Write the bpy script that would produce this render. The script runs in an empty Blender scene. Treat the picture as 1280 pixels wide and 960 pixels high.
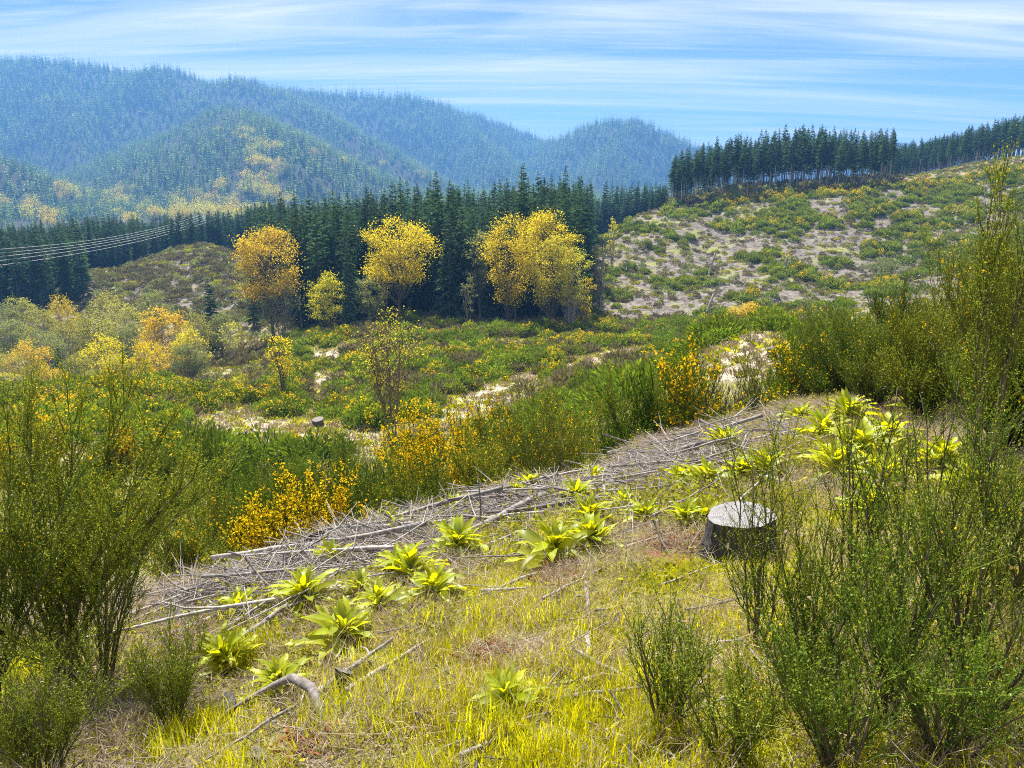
import bpy, math, random
import numpy as np
from mathutils import Vector, Matrix

R = math.radians
rng = np.random.default_rng(7)
random.seed(7)
scene = bpy.context.scene
COL = scene.collection

# ------------------------------------------------------------------ camera, sky, sun, exposure
FOCAL = 960.0                                   # photo pixels
HORIZON = 220.0                                 # photo row of eye level
PITCH = math.atan((480 - HORIZON) / FOCAL)
cam_d = bpy.data.cameras.new('camera')
cam_d.sensor_width = 36
cam_d.lens = 36 * FOCAL / 1280
cam_d.clip_start = 0.05
cam_d.clip_end = 20000
cam = bpy.data.objects.new('camera', cam_d)
cam.rotation_euler = (math.pi / 2 - PITCH, 0, 0)
COL.objects.link(cam)
scene.camera = cam

SUN_AZ = R(-20)                                 # to the left of the view direction
SUN_EL = R(54)
scene.view_settings.view_transform = 'Standard'
scene.view_settings.look = 'None'
scene.view_settings.exposure = 1.42
scene.view_settings.gamma = 1.0
scene.cycles.use_denoising = False
scene.cycles.filter_width = 1.05
scene.cycles.max_bounces = 6
scene.cycles.diffuse_bounces = 3
scene.cycles.glossy_bounces = 2
scene.cycles.transmission_bounces = 4
scene.cycles.transparent_max_bounces = 8
scene.cycles.volume_bounces = 0
scene.cycles.use_adaptive_sampling = False

world = bpy.data.worlds.new('World')
scene.world = world
world.use_nodes = True
nt = world.node_tree
nt.nodes.clear()


def N(tree, kind, **kw):
    n = tree.nodes.new(kind)
    for k, v in kw.items():
        setattr(n, k, v)
    return n


def math_node(tree, op, a, b=None, clamp=False):
    n = N(tree, 'ShaderNodeMath', operation=op, use_clamp=clamp)
    for i, x in enumerate((a, b)):
        if x is None:
            continue
        if isinstance(x, (int, float)):
            n.inputs[i].default_value = x
        else:
            tree.links.new(x, n.inputs[i])
    return n.outputs[0]


def mix_col(tree, fac, a, b, blend='MIX'):
    n = N(tree, 'ShaderNodeMix', data_type='RGBA', blend_type=blend)
    for s, x in ((n.inputs[0], fac), (n.inputs[6], a), (n.inputs[7], b)):
        if isinstance(x, (int, float)):
            s.default_value = x
        elif isinstance(x, tuple):
            s.default_value = (*x[:3], 1)
        else:
            tree.links.new(x, s)
    return n.outputs[2]


def ramp(tree, src, stops):
    n = N(tree, 'ShaderNodeValToRGB')
    el = n.color_ramp.elements
    while len(el) < len(stops):
        el.new(0.5)
    for e, (p, c) in zip(el, stops):
        e.position = p
        e.color = (c, c, c, 1) if isinstance(c, (int, float)) else (*c, 1)
    tree.links.new(src, n.inputs[0])
    return n.outputs[0]


sky = N(nt, 'ShaderNodeTexSky', sky_type='NISHITA', sun_disc=False)
sky.sun_elevation = SUN_EL
sky.sun_rotation = SUN_AZ
sky.altitude = 300
sky.air_density = 0.6
sky.dust_density = 0.0
sky.ozone_density = 3.0
# cirrus: noise on a flat layer overhead, drawn out along the wind
geo = N(nt, 'ShaderNodeTexCoord')
sep = N(nt, 'ShaderNodeSeparateXYZ')
nt.links.new(geo.outputs['Generated'], sep.inputs[0])
zz = math_node(nt, 'ADD', math_node(nt, 'MAXIMUM', sep.outputs[2], 0.0), 0.10)
comb = N(nt, 'ShaderNodeCombineXYZ')
nt.links.new(math_node(nt, 'DIVIDE', sep.outputs[0], zz), comb.inputs[0])
nt.links.new(math_node(nt, 'DIVIDE', sep.outputs[1], zz), comb.inputs[1])


def cirrus(rot, sx, sy, scale, detail, dist, off, lo, hi):
    mp = N(nt, 'ShaderNodeMapping')
    mp.inputs['Rotation'].default_value = (0, 0, R(rot))
    mp.inputs['Scale'].default_value = (sx, sy, 1)
    mp.inputs['Location'].default_value = off
    nt.links.new(comb.outputs[0], mp.inputs[0])
    no = N(nt, 'ShaderNodeTexNoise')
    no.inputs['Scale'].default_value = scale
    no.inputs['Detail'].default_value = detail
    no.inputs['Roughness'].default_value = 0.58
    no.inputs['Distortion'].default_value = dist
    nt.links.new(mp.outputs[0], no.inputs['Vector'])
    return ramp(nt, no.outputs[0], [(lo, 0.0), (hi, 1.0)])


c1 = cirrus(24, 0.15, 1.0, 1.2, 12, 1.1, (1.3, 0.4, 0), 0.42, 0.66)
c2 = cirrus(-48, 0.16, 1.3, 1.9, 12, 2.0, (4.1, 2.2, 0), 0.47, 0.72)
cl = math_node(nt, 'ADD', math_node(nt, 'MULTIPLY', c1, 0.80), math_node(nt, 'MULTIPLY', c2, 0.5), clamp=True)
cloudcol = mix_col(nt, cl, sky.outputs[0], (9.4, 9.1, 9.6))
bg = N(nt, 'ShaderNodeBackground')
bg.inputs['Strength'].default_value = 0.05
nt.links.new(cloudcol, bg.inputs[0])
out = N(nt, 'ShaderNodeOutputWorld')
nt.links.new(bg.outputs[0], out.inputs[0])

sun_d = bpy.data.lights.new('sun', 'SUN')
sun_d.energy = 5.0
sun_d.angle = R(0.53)
sun_d.color = (1.0, 0.95, 0.86)
sun = bpy.data.objects.new('sun', sun_d)
to_sun = Vector((math.sin(SUN_AZ) * math.cos(SUN_EL), math.cos(SUN_AZ) * math.cos(SUN_EL), math.sin(SUN_EL)))
sun.rotation_euler = to_sun.to_track_quat('Z', 'Y').to_euler()
COL.objects.link(sun)

# ------------------------------------------------------------------ pixel <-> direction
CP, SP = math.cos(PITCH), math.sin(PITCH)


def ray(u, v):
    x, y = (u - 640) / FOCAL, (480 - v) / FOCAL
    return x, CP + y * SP, y * CP - SP


def at(u, v, Y):
    dx, dy, dz = ray(u, v)
    return np.array((dx * Y / dy, Y, dz * Y / dy))


def project(p):
    p = np.asarray(p, float)
    x, y, z = p[..., 0], p[..., 1], p[..., 2]
    f = np.maximum(y * CP - z * SP, 1e-3)
    up = y * SP + z * CP
    return 640 + FOCAL * x / f, 480 - FOCAL * up / f


# ------------------------------------------------------------------ noise
def vnoise(x, y, s=0):
    x = np.asarray(x, float); y = np.asarray(y, float)
    xi, yi = np.floor(x), np.floor(y)
    fx, fy = x - xi, y - yi
    fx, fy = fx * fx * (3 - 2 * fx), fy * fy * (3 - 2 * fy)

    def h(a, b):
        t = np.sin(a * 127.1 + b * 311.7 + s * 74.7) * 43758.5453
        return t - np.floor(t)
    return (h(xi, yi) * (1 - fx) + h(xi + 1, yi) * fx) * (1 - fy) + (h(xi, yi + 1) * (1 - fx) + h(xi + 1, yi + 1) * fx) * fy


def fbm(x, y, o=4, s=0):
    a, r, t = 0.5, 0, 0
    for k in range(o):
        r = r + a * vnoise(x * 2 ** k, y * 2 ** k, s + k)
        t += a
        a *= 0.5
    return r / t


def sstep(a, b, x):
    t = np.clip((x - a) / (b - a), 0, 1)
    return t * t * (3 - 2 * t)


# ------------------------------------------------------------------ terrain
def plane(x, y):
    return -1.6 - 0.25 * y + 0.15 * x


CREST = [(-150, 4.8), (100, 5.3), (240, 6.1), (400, 7.5), (520, 8.4), (640, 9.6), (800, 12), (900, 13.5), (1000, 15), (1150, 15), (1280, 13.5), (1450, 12)]
PROFILE = {
    -150: [(10, -6.5), (20, -10.5), (35, -14.5), (60, -19.5), (85, -23), (120, -34), (160, -36), (220, -36), (300, -48), (420, -52), (600, -50)],
    100: [(10, -6), (16, -8.5), (32, -12.6), (58, -18), (72, -20.2), (90, -26), (120, -34), (160, -35.5), (200, -34), (225, -30.5), (250, -30), (300, -40), (340, -46), (450, -50), (600, -45)],
    250: [(11, -6.6), (17, -9), (30, -13), (45, -16.5), (60, -19.3), (80, -22.5), (100, -27), (130, -33), (170, -34.5), (195, -32), (225, -26), (260, -22), (290, -27), (330, -42), (450, -48), (600, -45)],
    400: [(12, -7), (18, -9.3), (30, -13), (50, -17.5), (75, -21.5), (100, -24.5), (130, -26.7), (160, -29), (220, -32), (300, -37), (450, -47), (600, -45)],
    560: [(12.5, -6.9), (18, -9.2), (30, -12.5), (50, -16.8), (70, -19.7), (100, -23), (135, -25.5), (200, -28), (280, -34), (450, -47), (600, -45)],
    700: [(14, -7), (20, -9), (30, -11.5), (50, -15.5), (70, -18.7), (100, -22.6), (135, -25.5), (160, -25.5), (220, -26), (300, -33), (450, -47), (600, -45)],
    800: [(17, -7.3), (25, -9.2), (35, -10.8), (50, -13.8), (80, -19.5), (105, -22.9), (138, -25.8), (180, -22.5), (225, -13), (245, -12), (300, -20), (450, -45), (600, -45)],
    900: [(20, -7.8), (30, -8.9), (42, -9.5), (50, -10.4), (65, -15.5), (85, -20), (125, -24), (140, -25), (190, -21), (230, -11.2), (245, -7.5), (300, -8), (380, -25), (600, -45)],
    1000: [(20, -6.8), (32, -8.2), (46, -9.5), (60, -15), (85, -20), (130, -23.5), (165, -22.5), (200, -16), (230, -8.2), (248, -5.5), (300, -4), (400, -25), (600, -40)],
    1100: [(19, -6.5), (30, -8), (50, -12.5), (90, -18.5), (140, -22), (175, -20.8), (210, -12), (248, -4), (300, -2), (400, -10), (600, -40)],
    1280: [(18, -5.3), (30, -7.5), (60, -12), (110, -16), (170, -14), (210, -9.5), (235, -2), (255, 2), (340, 7), (450, 8), (700, -20)],
    1450: [(18, -4.5), (30, -6.5), (60, -10), (110, -12), (170, -9), (210, -4), (255, 7), (340, 14), (450, 18), (700, 0)],
}
AROUND = {
    -90: [(10, -3.6), (30, -9), (100, -20), (300, -38), (600, -42)],
    -135: [(10, -1.8), (30, -2.5), (100, -2), (300, 5), (600, 10)],
    -180: [(10, 0.9), (30, 5), (100, 20), (300, 45), (600, 55)],
    180: [(10, 0.9), (30, 5), (100, 20), (300, 45), (600, 55)],
    135: [(10, 1.2), (30, 4.5), (100, 16), (300, 40), (600, 50)],
    90: [(10, -0.1), (30, 1), (100, 4), (300, 25), (600, 30)],
}
cx, cr, cz = [], [], []


def ctrl(x, y, z):
    cx.append(math.atan2(x, y)); cr.append(math.hypot(x, y)); cz.append(z)


for u, cy in CREST:
    k = (u - 640) / FOCAL / (CP + 0.0)
    for f in (0.05, 0.12, 0.25, 0.45, 0.7, 0.9, 1.0):
        y = cy * f
        ctrl(k * y, y, plane(k * y, y))
for u, prof in PROFILE.items():
    for Y, z in prof:
        up = (z * CP + Y * SP) / (Y * CP - z * SP)
        dx = (u - 640) / FOCAL * (Y * CP - z * SP)
        ctrl(dx, Y, z)
for a, prof in AROUND.items():
    for r in (0.5, 1.2, 3, 6):
        x, y = r * math.sin(R(a)), r * math.cos(R(a))
        ctrl(x, y, plane(x, y))
    for r, z in prof:
        ctrl(r * math.sin(R(a)), r * math.cos(R(a)), z)
cx, cr, cz = map(np.array, (cx, cr, cz))
KA = 3.2


def feat(a, r):
    return np.stack([a * KA, np.log(r + 0.6)], -1)


def tps_fit(P, q, lam):
    n = len(P)
    d = np.linalg.norm(P[:, None] - P[None], axis=-1)
    K = d * d * np.log(d + 1e-9) + lam * np.eye(n)
    A = np.zeros((n + 3, n + 3))
    A[:n, :n] = K
    A[:n, n] = 1; A[:n, n + 1:] = P
    A[n:, :n] = A[:n, n:].T
    return np.linalg.solve(A, np.concatenate([q, np.zeros(3)]))


CF = feat(cx, cr)
W = tps_fit(CF, (cz + 1.6) / (cr + 1.0), 0.004)


def base_height(a, r):
    P = feat(a, r)
    o = np.empty(len(P))
    for i in range(0, len(P), 20000):
        Q = P[i:i + 20000]
        d2 = ((Q[:, None] - CF[None]) ** 2).sum(-1)
        o[i:i + 20000] = (0.5 * d2 * np.log(d2 + 1e-12)) @ W[:-3] + W[-3] + Q @ W[-2:]
    z = o * (r + 1.0) - 1.6
    return z


RIDGES = [
    (0.52, [(-420, 100, 2500), (-250, 90, 2550), (-100, 80, 2550), (0, 74, 2500), (50, 71, 2500), (120, 80, 2500), (180, 90, 2500), (208, 80, 2450), (235, 97, 2400), (262, 106, 2450), (292, 94, 2400), (340, 106, 2550), (400, 112, 2750), (500, 118, 2800), (560, 132, 2900), (620, 150, 3000), (685, 175, 3050)]),
    (0.60, [(685, 176, 2750), (745, 154, 2600), (775, 148, 2500), (795, 147, 2480), (830, 162, 2450), (870, 186, 2450), (930, 215, 2450)]),
    (0.46, [(285, 128, 1750), (308, 142, 1520), (325, 150, 1400), (338, 182, 1230), (325, 218, 1100), (300, 262, 960)]),
    (0.55, [(-160, 150, 1300), (-60, 172, 1180), (0, 196, 1100), (45, 240, 1010), (70, 265, 960)]),
    (0.60, [(340, 112, 2450), (385, 130, 2150), (440, 160, 1950), (500, 198, 1750), (560, 232, 1600)]),
    (0.70, [(60, 78, 2500), (80, 125, 2150), (100, 175, 1900), (130, 230, 1650)]),
    (0.6, [(560, 140, 2900), (610, 185, 2400), (640, 225, 2000)]),
    (0.6, [(795, 152, 2480), (760, 195, 2150), (740, 225, 1900)]),
    (0.45, [(760, 202, 3700), (830, 186, 3700), (880, 178, 3700), (920, 186, 3700), (1000, 186, 3750), (1060, 180, 3750), (1112, 173, 3750), (1135, 175, 3750), (1180, 190, 3750), (1300, 195, 3700), (1500, 180, 3600)]),
    (0.45, [(-1500, 120, 2600), (-700, 110, 2500), (-420, 100, 2300)]),
]


def mountain(x, y):
    best = np.full(x.shape, -1e3)
    dist = np.full(x.shape, 1e4)
    for s, pl in RIDGES:
        P = [at(*p) - np.array((0, 0, 14)) for p in pl]
        for a, b in zip(P[:-1], P[1:]):
            d = b[:2] - a[:2]
            t = np.clip(((x - a[0]) * d[0] + (y - a[1]) * d[1]) / (d @ d), 0, 1)
            dd = np.hypot(x - a[0] - t * d[0], y - a[1] - t * d[1])
            h = a[2] + (b[2] - a[2]) * t - s * (np.sqrt(dd * dd + 400) - 20)
            best = np.where(h > best, h, best)
            dist = np.minimum(dist, dd)
    g = (fbm(x / 240 + 3, y / 240, 4, 5) - 0.5) * 80 * np.clip(dist / 260, 0, 1)
    return best + g * np.clip((best + 60) / 160, 0, 1)


def full_height(a, r):
    x, y = r * np.sin(a), r * np.cos(a)
    z = base_height(a, np.minimum(r, 800))
    z = z * (1 - sstep(600, 900, r)) + (-48) * sstep(600, 900, r)
    # unevenness growing with distance
    n1 = (fbm(x * 1.7, y * 1.7, 3, 1) - 0.5) * 0.16 * sstep(0.8, 3, r)
    n2 = (fbm(x / 3.1, y / 3.1, 3, 2) - 0.5) * 0.7 * sstep(6, 25, r)
    n3 = (fbm(x / 17, y / 17, 3, 3) - 0.5) * 3.0 * sstep(25, 120, r)
    z = z + n1 + n2 + n3
    far = r > 700
    if far.any():
        m = mountain(x[far], y[far])
        zf = z[far]
        z[far] = np.where(m > zf, m, zf)
    return z


AZ = np.concatenate([np.arange(-180, -48, 2.4), np.arange(-48, 48, 0.25), np.arange(48, 180, 2.4)])
AZ = np.radians(AZ)
R0, R1, NR = 0.35, 4350.0, 420
LR = np.linspace(math.log(R0), math.log(R1), NR)
RR = np.exp(LR)
AG, RG = np.meshgrid(AZ, RR, indexing='ij')
ZG = full_height(AG.ravel(), RG.ravel()).reshape(AG.shape)
XG, YG = RG * np.sin(AG), RG * np.cos(AG)
AZW = np.append(AZ, math.pi)
ZW = np.vstack([ZG, ZG[:1]])
TG = ZG / RG


def ground(x, y):
    x = np.atleast_1d(np.asarray(x, float)); y = np.atleast_1d(np.asarray(y, float))
    a = np.interp(np.arctan2(x, y), AZW, np.arange(len(AZW)))
    l = np.clip((np.log(np.maximum(np.hypot(x, y), R0)) - LR[0]) / (LR[1] - LR[0]), 0, NR - 1.001)
    i = np.minimum(a.astype(int), len(AZW) - 2); j = l.astype(int)
    fa, fl = a - i, l - j
    return (ZW[i, j] * (1 - fl) + ZW[i, j + 1] * fl) * (1 - fa) + (ZW[i + 1, j] * (1 - fl) + ZW[i + 1, j + 1] * fl) * fa


def gz(x, y):
    return float(ground(x, y)[0])


def hit(u, v, rmin=0.8, rmax=5000):
    """first ground point on the ray through a photo pixel"""
    dx, dy, dz = ray(u, v)
    h = math.hypot(dx, dy)
    rs = np.exp(np.linspace(math.log(rmin), math.log(rmax), 2600))
    x, y, z = rs * dx / h, rs * dy / h, rs * dz / h
    g = ground(x, y)
    k = np.argmax(g >= z)
    if g[k] < z[k]:
        k = len(rs) - 1
    return np.array((x[k], y[k], g[k]))


def visible(x, y, ztop):
    """is a point of that height over the ground line of sight from the eye clear of terrain"""
    r = np.hypot(x, y)
    run = np.maximum.accumulate(TG, axis=1)
    a = np.clip(np.round(np.interp(np.arctan2(x, y), AZ, np.arange(len(AZ)))).astype(int), 0, len(AZ) - 1)
    j = np.clip(((np.log(r) - LR[0]) / (LR[1] - LR[0])).astype(int) - 2, 0, NR - 1)
    return ztop / r > run[a, j] - 0.001


# ------------------------------------------------------------------ mesh helpers
def make_mesh(name, V, F, mats=(), midx=None, tint=None, smooth=False, attrs=None):
    me = bpy.data.meshes.new(name)
    V = np.asarray(V, np.float32); F = np.asarray(F, np.int32)
    k = F.shape[1]
    me.vertices.add(len(V)); me.vertices.foreach_set('co', V.ravel())
    me.loops.add(F.size); me.loops.foreach_set('vertex_index', F.ravel())
    me.polygons.add(len(F))
    me.polygons.foreach_set('loop_start', np.arange(0, F.size, k, dtype=np.int32))
    me.polygons.foreach_set('loop_total', np.full(len(F), k, np.int32))
    if midx is not None:
        me.polygons.foreach_set('material_index', np.asarray(midx, np.int32))
    me.polygons.foreach_set('use_smooth', np.full(len(F), bool(smooth)))
    for m in mats:
        me.materials.append(m)
    al = dict(attrs or {})
    if tint is not None:
        al['tint'] = tint
    for n_, a in al.items():
        at_ = me.attributes.new(n_, 'FLOAT', 'POINT')
        at_.data.foreach_set('value', np.asarray(a, np.float32))
    me.update(calc_edges=True)
    return me


def unit(v):
    v = np.asarray(v, float)
    return v / np.maximum(np.linalg.norm(v, axis=-1, keepdims=True), 1e-9)


class MB:
    """collects triangles"""

    def __init__(self):
        self.V, self.F, self.T, self.n = [], [], [], 0

    def add(self, V, F, t=0.5):
        V = np.asarray(V, float).reshape(-1, 3)
        self.V.append(V); self.F.append(np.asarray(F, int).reshape(-1, 3) + self.n)
        self.T.append(np.broadcast_to(np.asarray(t, float), (len(V),)) if np.ndim(t) < 1 else np.asarray(t, float))
        self.n += len(V)

    def blades(self, P, D, Nrm, L, Wd, T, mid=0.45):
        """rhombic leaf blades"""
        P = np.asarray(P, float); n = len(P)
        if n == 0:
            return
        D = unit(D); S = unit(np.cross(D, Nrm))
        L = np.broadcast_to(L, (n,))[:, None]; Wd = np.broadcast_to(Wd, (n,))[:, None]
        V = np.stack([P, P + D * L * mid + S * Wd / 2, P + D * L, P + D * L * mid - S * Wd / 2], 1).reshape(-1, 3)
        b = np.arange(n)[:, None] * 4
        F = np.concatenate([b + np.array([[0, 1, 2]]), b + np.array([[0, 2, 3]])], 0)
        self.add(V, F, np.repeat(np.broadcast_to(T, (n,)), 4))

    def twigs(self, A, B, ra, rb, T):
        """three-sided tapering twigs"""
        A = np.asarray(A, float); B = np.asarray(B, float); n = len(A)
        if n == 0:
            return
        D = unit(B - A)
        h = np.where(np.abs(D[:, 2:3]) < 0.8, np.array([[0, 0, 1.0]]), np.array([[1.0, 0, 0]]))
        s = unit(np.cross(D, h)); t = np.cross(D, s)
        ra = np.broadcast_to(ra, (n,))[:, None]; rb = np.broadcast_to(rb, (n,))[:, None]
        ring = []
        for k in range(3):
            c, q = math.cos(k * 2.0944), math.sin(k * 2.0944)
            ring.append((s * c + t * q))
        V = np.stack([A + o * ra for o in ring] + [B + o * rb for o in ring], 1).reshape(-1, 3)
        b = np.arange(n)[:, None] * 6
        F = np.concatenate([b + np.array([f]) for f in ([0, 1, 4], [0, 4, 3], [1, 2, 5], [1, 5, 4], [2, 0, 3], [2, 3, 5])], 0)
        self.add(V, F, np.repeat(np.broadcast_to(T, (n,)), 6))

    def tube(self, pts, rad, n=6, t=0.5, cap=True, wob=0.0, g=None):
        pts = np.asarray(pts, float); m = len(pts)
        rad = np.broadcast_to(rad, (m,))
        tan = unit(np.gradient(pts, axis=0))
        h = np.array([0, 0, 1.0]) if abs(tan[0, 2]) < 0.8 else np.array([1.0, 0, 0])
        V = []
        for i in range(m):
            s = unit(np.cross(tan[i], h)); q = np.cross(tan[i], s)
            a = np.arange(n) / n * 2 * math.pi
            r = rad[i] * (1 + (wob * (g.random(n) - 0.5) if g is not None else 0))
            V.append(pts[i] + (np.cos(a) * r)[:, None] * s + (np.sin(a) * r)[:, None] * q)
        V = np.concatenate(V)
        F = []
        for i in range(m - 1):
            for k in range(n):
                a, b = i * n + k, i * n + (k + 1) % n
                F += [(a, b, b + n), (a, b + n, a + n)]
        if cap:
            for e in (0, m - 1):
                V = np.vstack([V, pts[e]])
                c = len(V) - 1
                for k in range(n):
                    F.append((c, e * n + k, e * n + (k + 1) % n))
        self.add(V, F, t)

    def mesh(self, name, mat, smooth=False):
        V = np.concatenate(self.V); F = np.concatenate(self.F); T = np.concatenate(self.T)
        return make_mesh(name, V, F, [mat], tint=T, smooth=smooth)


def link(name, me, parent=None, loc=None, rot=None, scale=None):
    o = bpy.data.objects.new(name, me)
    COL.objects.link(o)
    if parent is not None:
        o.parent = parent
    if loc is not None:
        o.location = [float(c) for c in loc]
    if rot is not None:
        o.rotation_euler = rot
    if scale is not None:
        o.scale = (scale, scale, scale) if np.ndim(scale) == 0 else scale
    return o


def tag(o, label, cat, group=None, kind=None):
    o['label'] = label
    o['category'] = cat
    if group:
        o['group'] = group
    if kind:
        o['kind'] = kind
    return o


def thing(name, parts, loc, rz, scale, label, cat, group=None, tilt=(0, 0)):
    """an Empty at the base with one mesh child for each (part name, mesh)"""
    r = link(name, None, None, loc, (tilt[0], tilt[1], rz), scale)
    r.empty_display_size = 0.2
    for pn, me in parts:
        c = link(pn, me, r)
        if pn == 'flowers':
            c['kind'] = 'stuff'
    return tag(r, label, cat, group)


# ------------------------------------------------------------------ materials
def new_mat(name):
    m = bpy.data.materials.new(name)
    m.use_nodes = True
    m.node_tree.nodes.clear()
    return m, m.node_tree


def leaf_mat(name, a, b, trans=0.35, gloss=0.05, tcol=None, var=0.25, rough=0.45):
    """leaves and needles: two colours mixed by the tint attribute, varied plant by plant, lit through from behind"""
    m, t = new_mat(name)
    at_ = N(t, 'ShaderNodeAttribute', attribute_name='tint')
    c = mix_col(t, at_.outputs['Fac'], a, b)
    oi = N(t, 'ShaderNodeObjectInfo')
    hs = N(t, 'ShaderNodeHueSaturation')
    t.links.new(c, hs.inputs['Color'])
    t.links.new(math_node(t, 'ADD', math_node(t, 'MULTIPLY', oi.outputs['Random'], var * 2), 1 - var), hs.inputs['Value'])
    r2 = math_node(t, 'FRACT', math_node(t, 'MULTIPLY', oi.outputs['Random'], 37.7))
    t.links.new(math_node(t, 'ADD', math_node(t, 'MULTIPLY', r2, 0.02), 0.49), hs.inputs['Hue'])
    d = N(t, 'ShaderNodeBsdfDiffuse'); t.links.new(hs.outputs[0], d.inputs[0])
    tr = N(t, 'ShaderNodeBsdfTranslucent')
    t.links.new(mix_col(t, 1.0, hs.outputs[0], tcol or (1.25, 1.15, 0.5), 'MULTIPLY'), tr.inputs[0])
    mx = N(t, 'ShaderNodeMixShader'); mx.inputs[0].default_value = trans
    t.links.new(d.outputs[0], mx.inputs[1]); t.links.new(tr.outputs[0], mx.inputs[2])
    o = N(t, 'ShaderNodeOutputMaterial')
    if gloss:
        gl = N(t, 'ShaderNodeBsdfGlossy'); gl.inputs['Roughness'].default_value = rough
        gl.inputs['Color'].default_value = (0.9, 0.95, 1, 1)
        m2 = N(t, 'ShaderNodeMixShader'); m2.inputs[0].default_value = gloss
        t.links.new(mx.outputs[0], m2.inputs[1]); t.links.new(gl.outputs[0], m2.inputs[2])
        t.links.new(m2.outputs[0], o.inputs[0])
    else:
        t.links.new(mx.outputs[0], o.inputs[0])
    return m


def wood_mat(name, a, b, scale=30, bump=0.4, stretch=8, rough=0.85):
    m, t = new_mat(name)
    tc = N(t, 'ShaderNodeTexCoord')
    mp = N(t, 'ShaderNodeMapping'); mp.inputs['Scale'].default_value = (1, 1, 1 / stretch) if stretch > 0 else (1, 1, 1)
    t.links.new(tc.outputs['Object'], mp.inputs[0])
    no = N(t, 'ShaderNodeTexNoise'); no.inputs['Scale'].default_value = scale; no.inputs['Detail'].default_value = 6
    no.inputs['Roughness'].default_value = 0.65
    t.links.new(mp.outputs[0], no.inputs['Vector'])
    f = ramp(t, no.outputs[0], [(0.32, 0.0), (0.68, 1.0)])
    c = mix_col(t, f, a, b)
    oi = N(t, 'ShaderNodeObjectInfo')
    hs = N(t, 'ShaderNodeHueSaturation'); t.links.new(c, hs.inputs['Color'])
    t.links.new(math_node(t, 'ADD', math_node(t, 'MULTIPLY', oi.outputs['Random'], 0.6), 0.65), hs.inputs['Value'])
    p = N(t, 'ShaderNodeBsdfPrincipled'); p.inputs['Roughness'].default_value = rough
    p.inputs['Specular IOR Level'].default_value = 0.25
    t.links.new(hs.outputs[0], p.inputs['Base Color'])
    bu = N(t, 'ShaderNodeBump'); bu.inputs['Strength'].default_value = bump; bu.inputs['Distance'].default_value = 0.02
    t.links.new(no.outputs[0], bu.inputs['Height']); t.links.new(bu.outputs[0], p.inputs['Normal'])
    o = N(t, 'ShaderNodeOutputMaterial'); t.links.new(p.outputs[0], o.inputs[0])
    return m


MAT = {}
MAT['needle'] = leaf_mat('conifer_needles', (0.022, 0.062, 0.032), (0.120, 0.195, 0.075), 0.30, 0.0, var=0.4)
MAT['needle_blue'] = leaf_mat('grey_conifer_needles', (0.040, 0.080, 0.050), (0.125, 0.180, 0.100), 0.28, 0.0, var=0.2)
MAT['needle_far'] = leaf_mat('mountain_needles', (0.045, 0.11, 0.040), (0.30, 0.40, 0.11), 0.42, 0.0, var=0.55)
MAT['maple'] = leaf_mat('maple_bloom', (0.46, 0.38, 0.020), (0.80, 0.68, 0.035), 0.5, 0.0, var=0.08, tcol=(1.15, 1.1, 0.5))
MAT['amber'] = leaf_mat('amber_leaves', (0.46, 0.35, 0.035), (0.74, 0.58, 0.07), 0.48, 0.0, var=0.10, tcol=(1.15, 1.08, 0.5))
MAT['alder'] = leaf_mat('alder_leaves', (0.22, 0.24, 0.06), (0.46, 0.46, 0.14), 0.45, 0.0, var=0.2)
MAT['sage'] = leaf_mat('grey_green_leaves', (0.14, 0.18, 0.08), (0.32, 0.36, 0.17), 0.38, 0.0, var=0.2)
MAT['lime'] = leaf_mat('lime_leaves', (0.36, 0.36, 0.03), (0.64, 0.60, 0.06), 0.5, 0.0, var=0.12)
MAT['broom'] = leaf_mat('broom_twigs', (0.045, 0.105, 0.012), (0.24, 0.31, 0.025), 0.38, 0.0, var=0.38)
MAT['broom_near'] = leaf_mat('broom_leaves', (0.095, 0.145, 0.016), (0.36, 0.39, 0.045), 0.42, 0.015, var=0.15)
MAT['broom_dark'] = leaf_mat('dark_broom_leaves', (0.060, 0.115, 0.018), (0.27, 0.33, 0.035), 0.40, 0.01, var=0.25)
MAT['flower'] = leaf_mat('broom_blossom', (0.76, 0.45, 0.008), (0.90, 0.68, 0.015), 0.4, 0.0, var=0.08, tcol=(1.1, 1.0, 0.5))
MAT['foxglove'] = leaf_mat('foxglove_leaf', (0.12, 0.23, 0.012), (0.50, 0.54, 0.02), 0.60, 0.02, var=0.3, tcol=(1.6, 1.3, 0.2))
MAT['grass'] = leaf_mat('spring_grass', (0.29, 0.335, 0.010), (0.61, 0.575, 0.02), 0.55, 0.0, var=0.22, tcol=(1.33, 1.2, 0.3))
MAT['herb'] = leaf_mat('low_herbs', (0.17, 0.20, 0.015), (0.42, 0.41, 0.04), 0.42, 0.0, var=0.3)
MAT['straw'] = leaf_mat('dry_grass', (0.26, 0.20, 0.12), (0.55, 0.46, 0.33), 0.30, 0.0, var=0.2, tcol=(1.1, 1.0, 0.8))
MAT['brownleaf'] = leaf_mat('dead_leaf', (0.30, 0.14, 0.05), (0.62, 0.50, 0.38), 0.3, 0.04, var=0.3, tcol=(1.1, 1, 0.8))
MAT['heath'] = leaf_mat('brown_scrub', (0.10, 0.085, 0.05), (0.26, 0.24, 0.11), 0.25, 0.02, var=0.3)
MAT['bark'] = wood_mat('bark', (0.07, 0.055, 0.045), (0.19, 0.16, 0.13), 6, 0.4)
MAT['palebark'] = wood_mat('pale_bark', (0.22, 0.19, 0.17), (0.42, 0.38, 0.34), 3, 0.3)
MAT['stem'] = wood_mat('shrub_stem', (0.075, 0.055, 0.035), (0.19, 0.14, 0.085), 60, 0.3)
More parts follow.
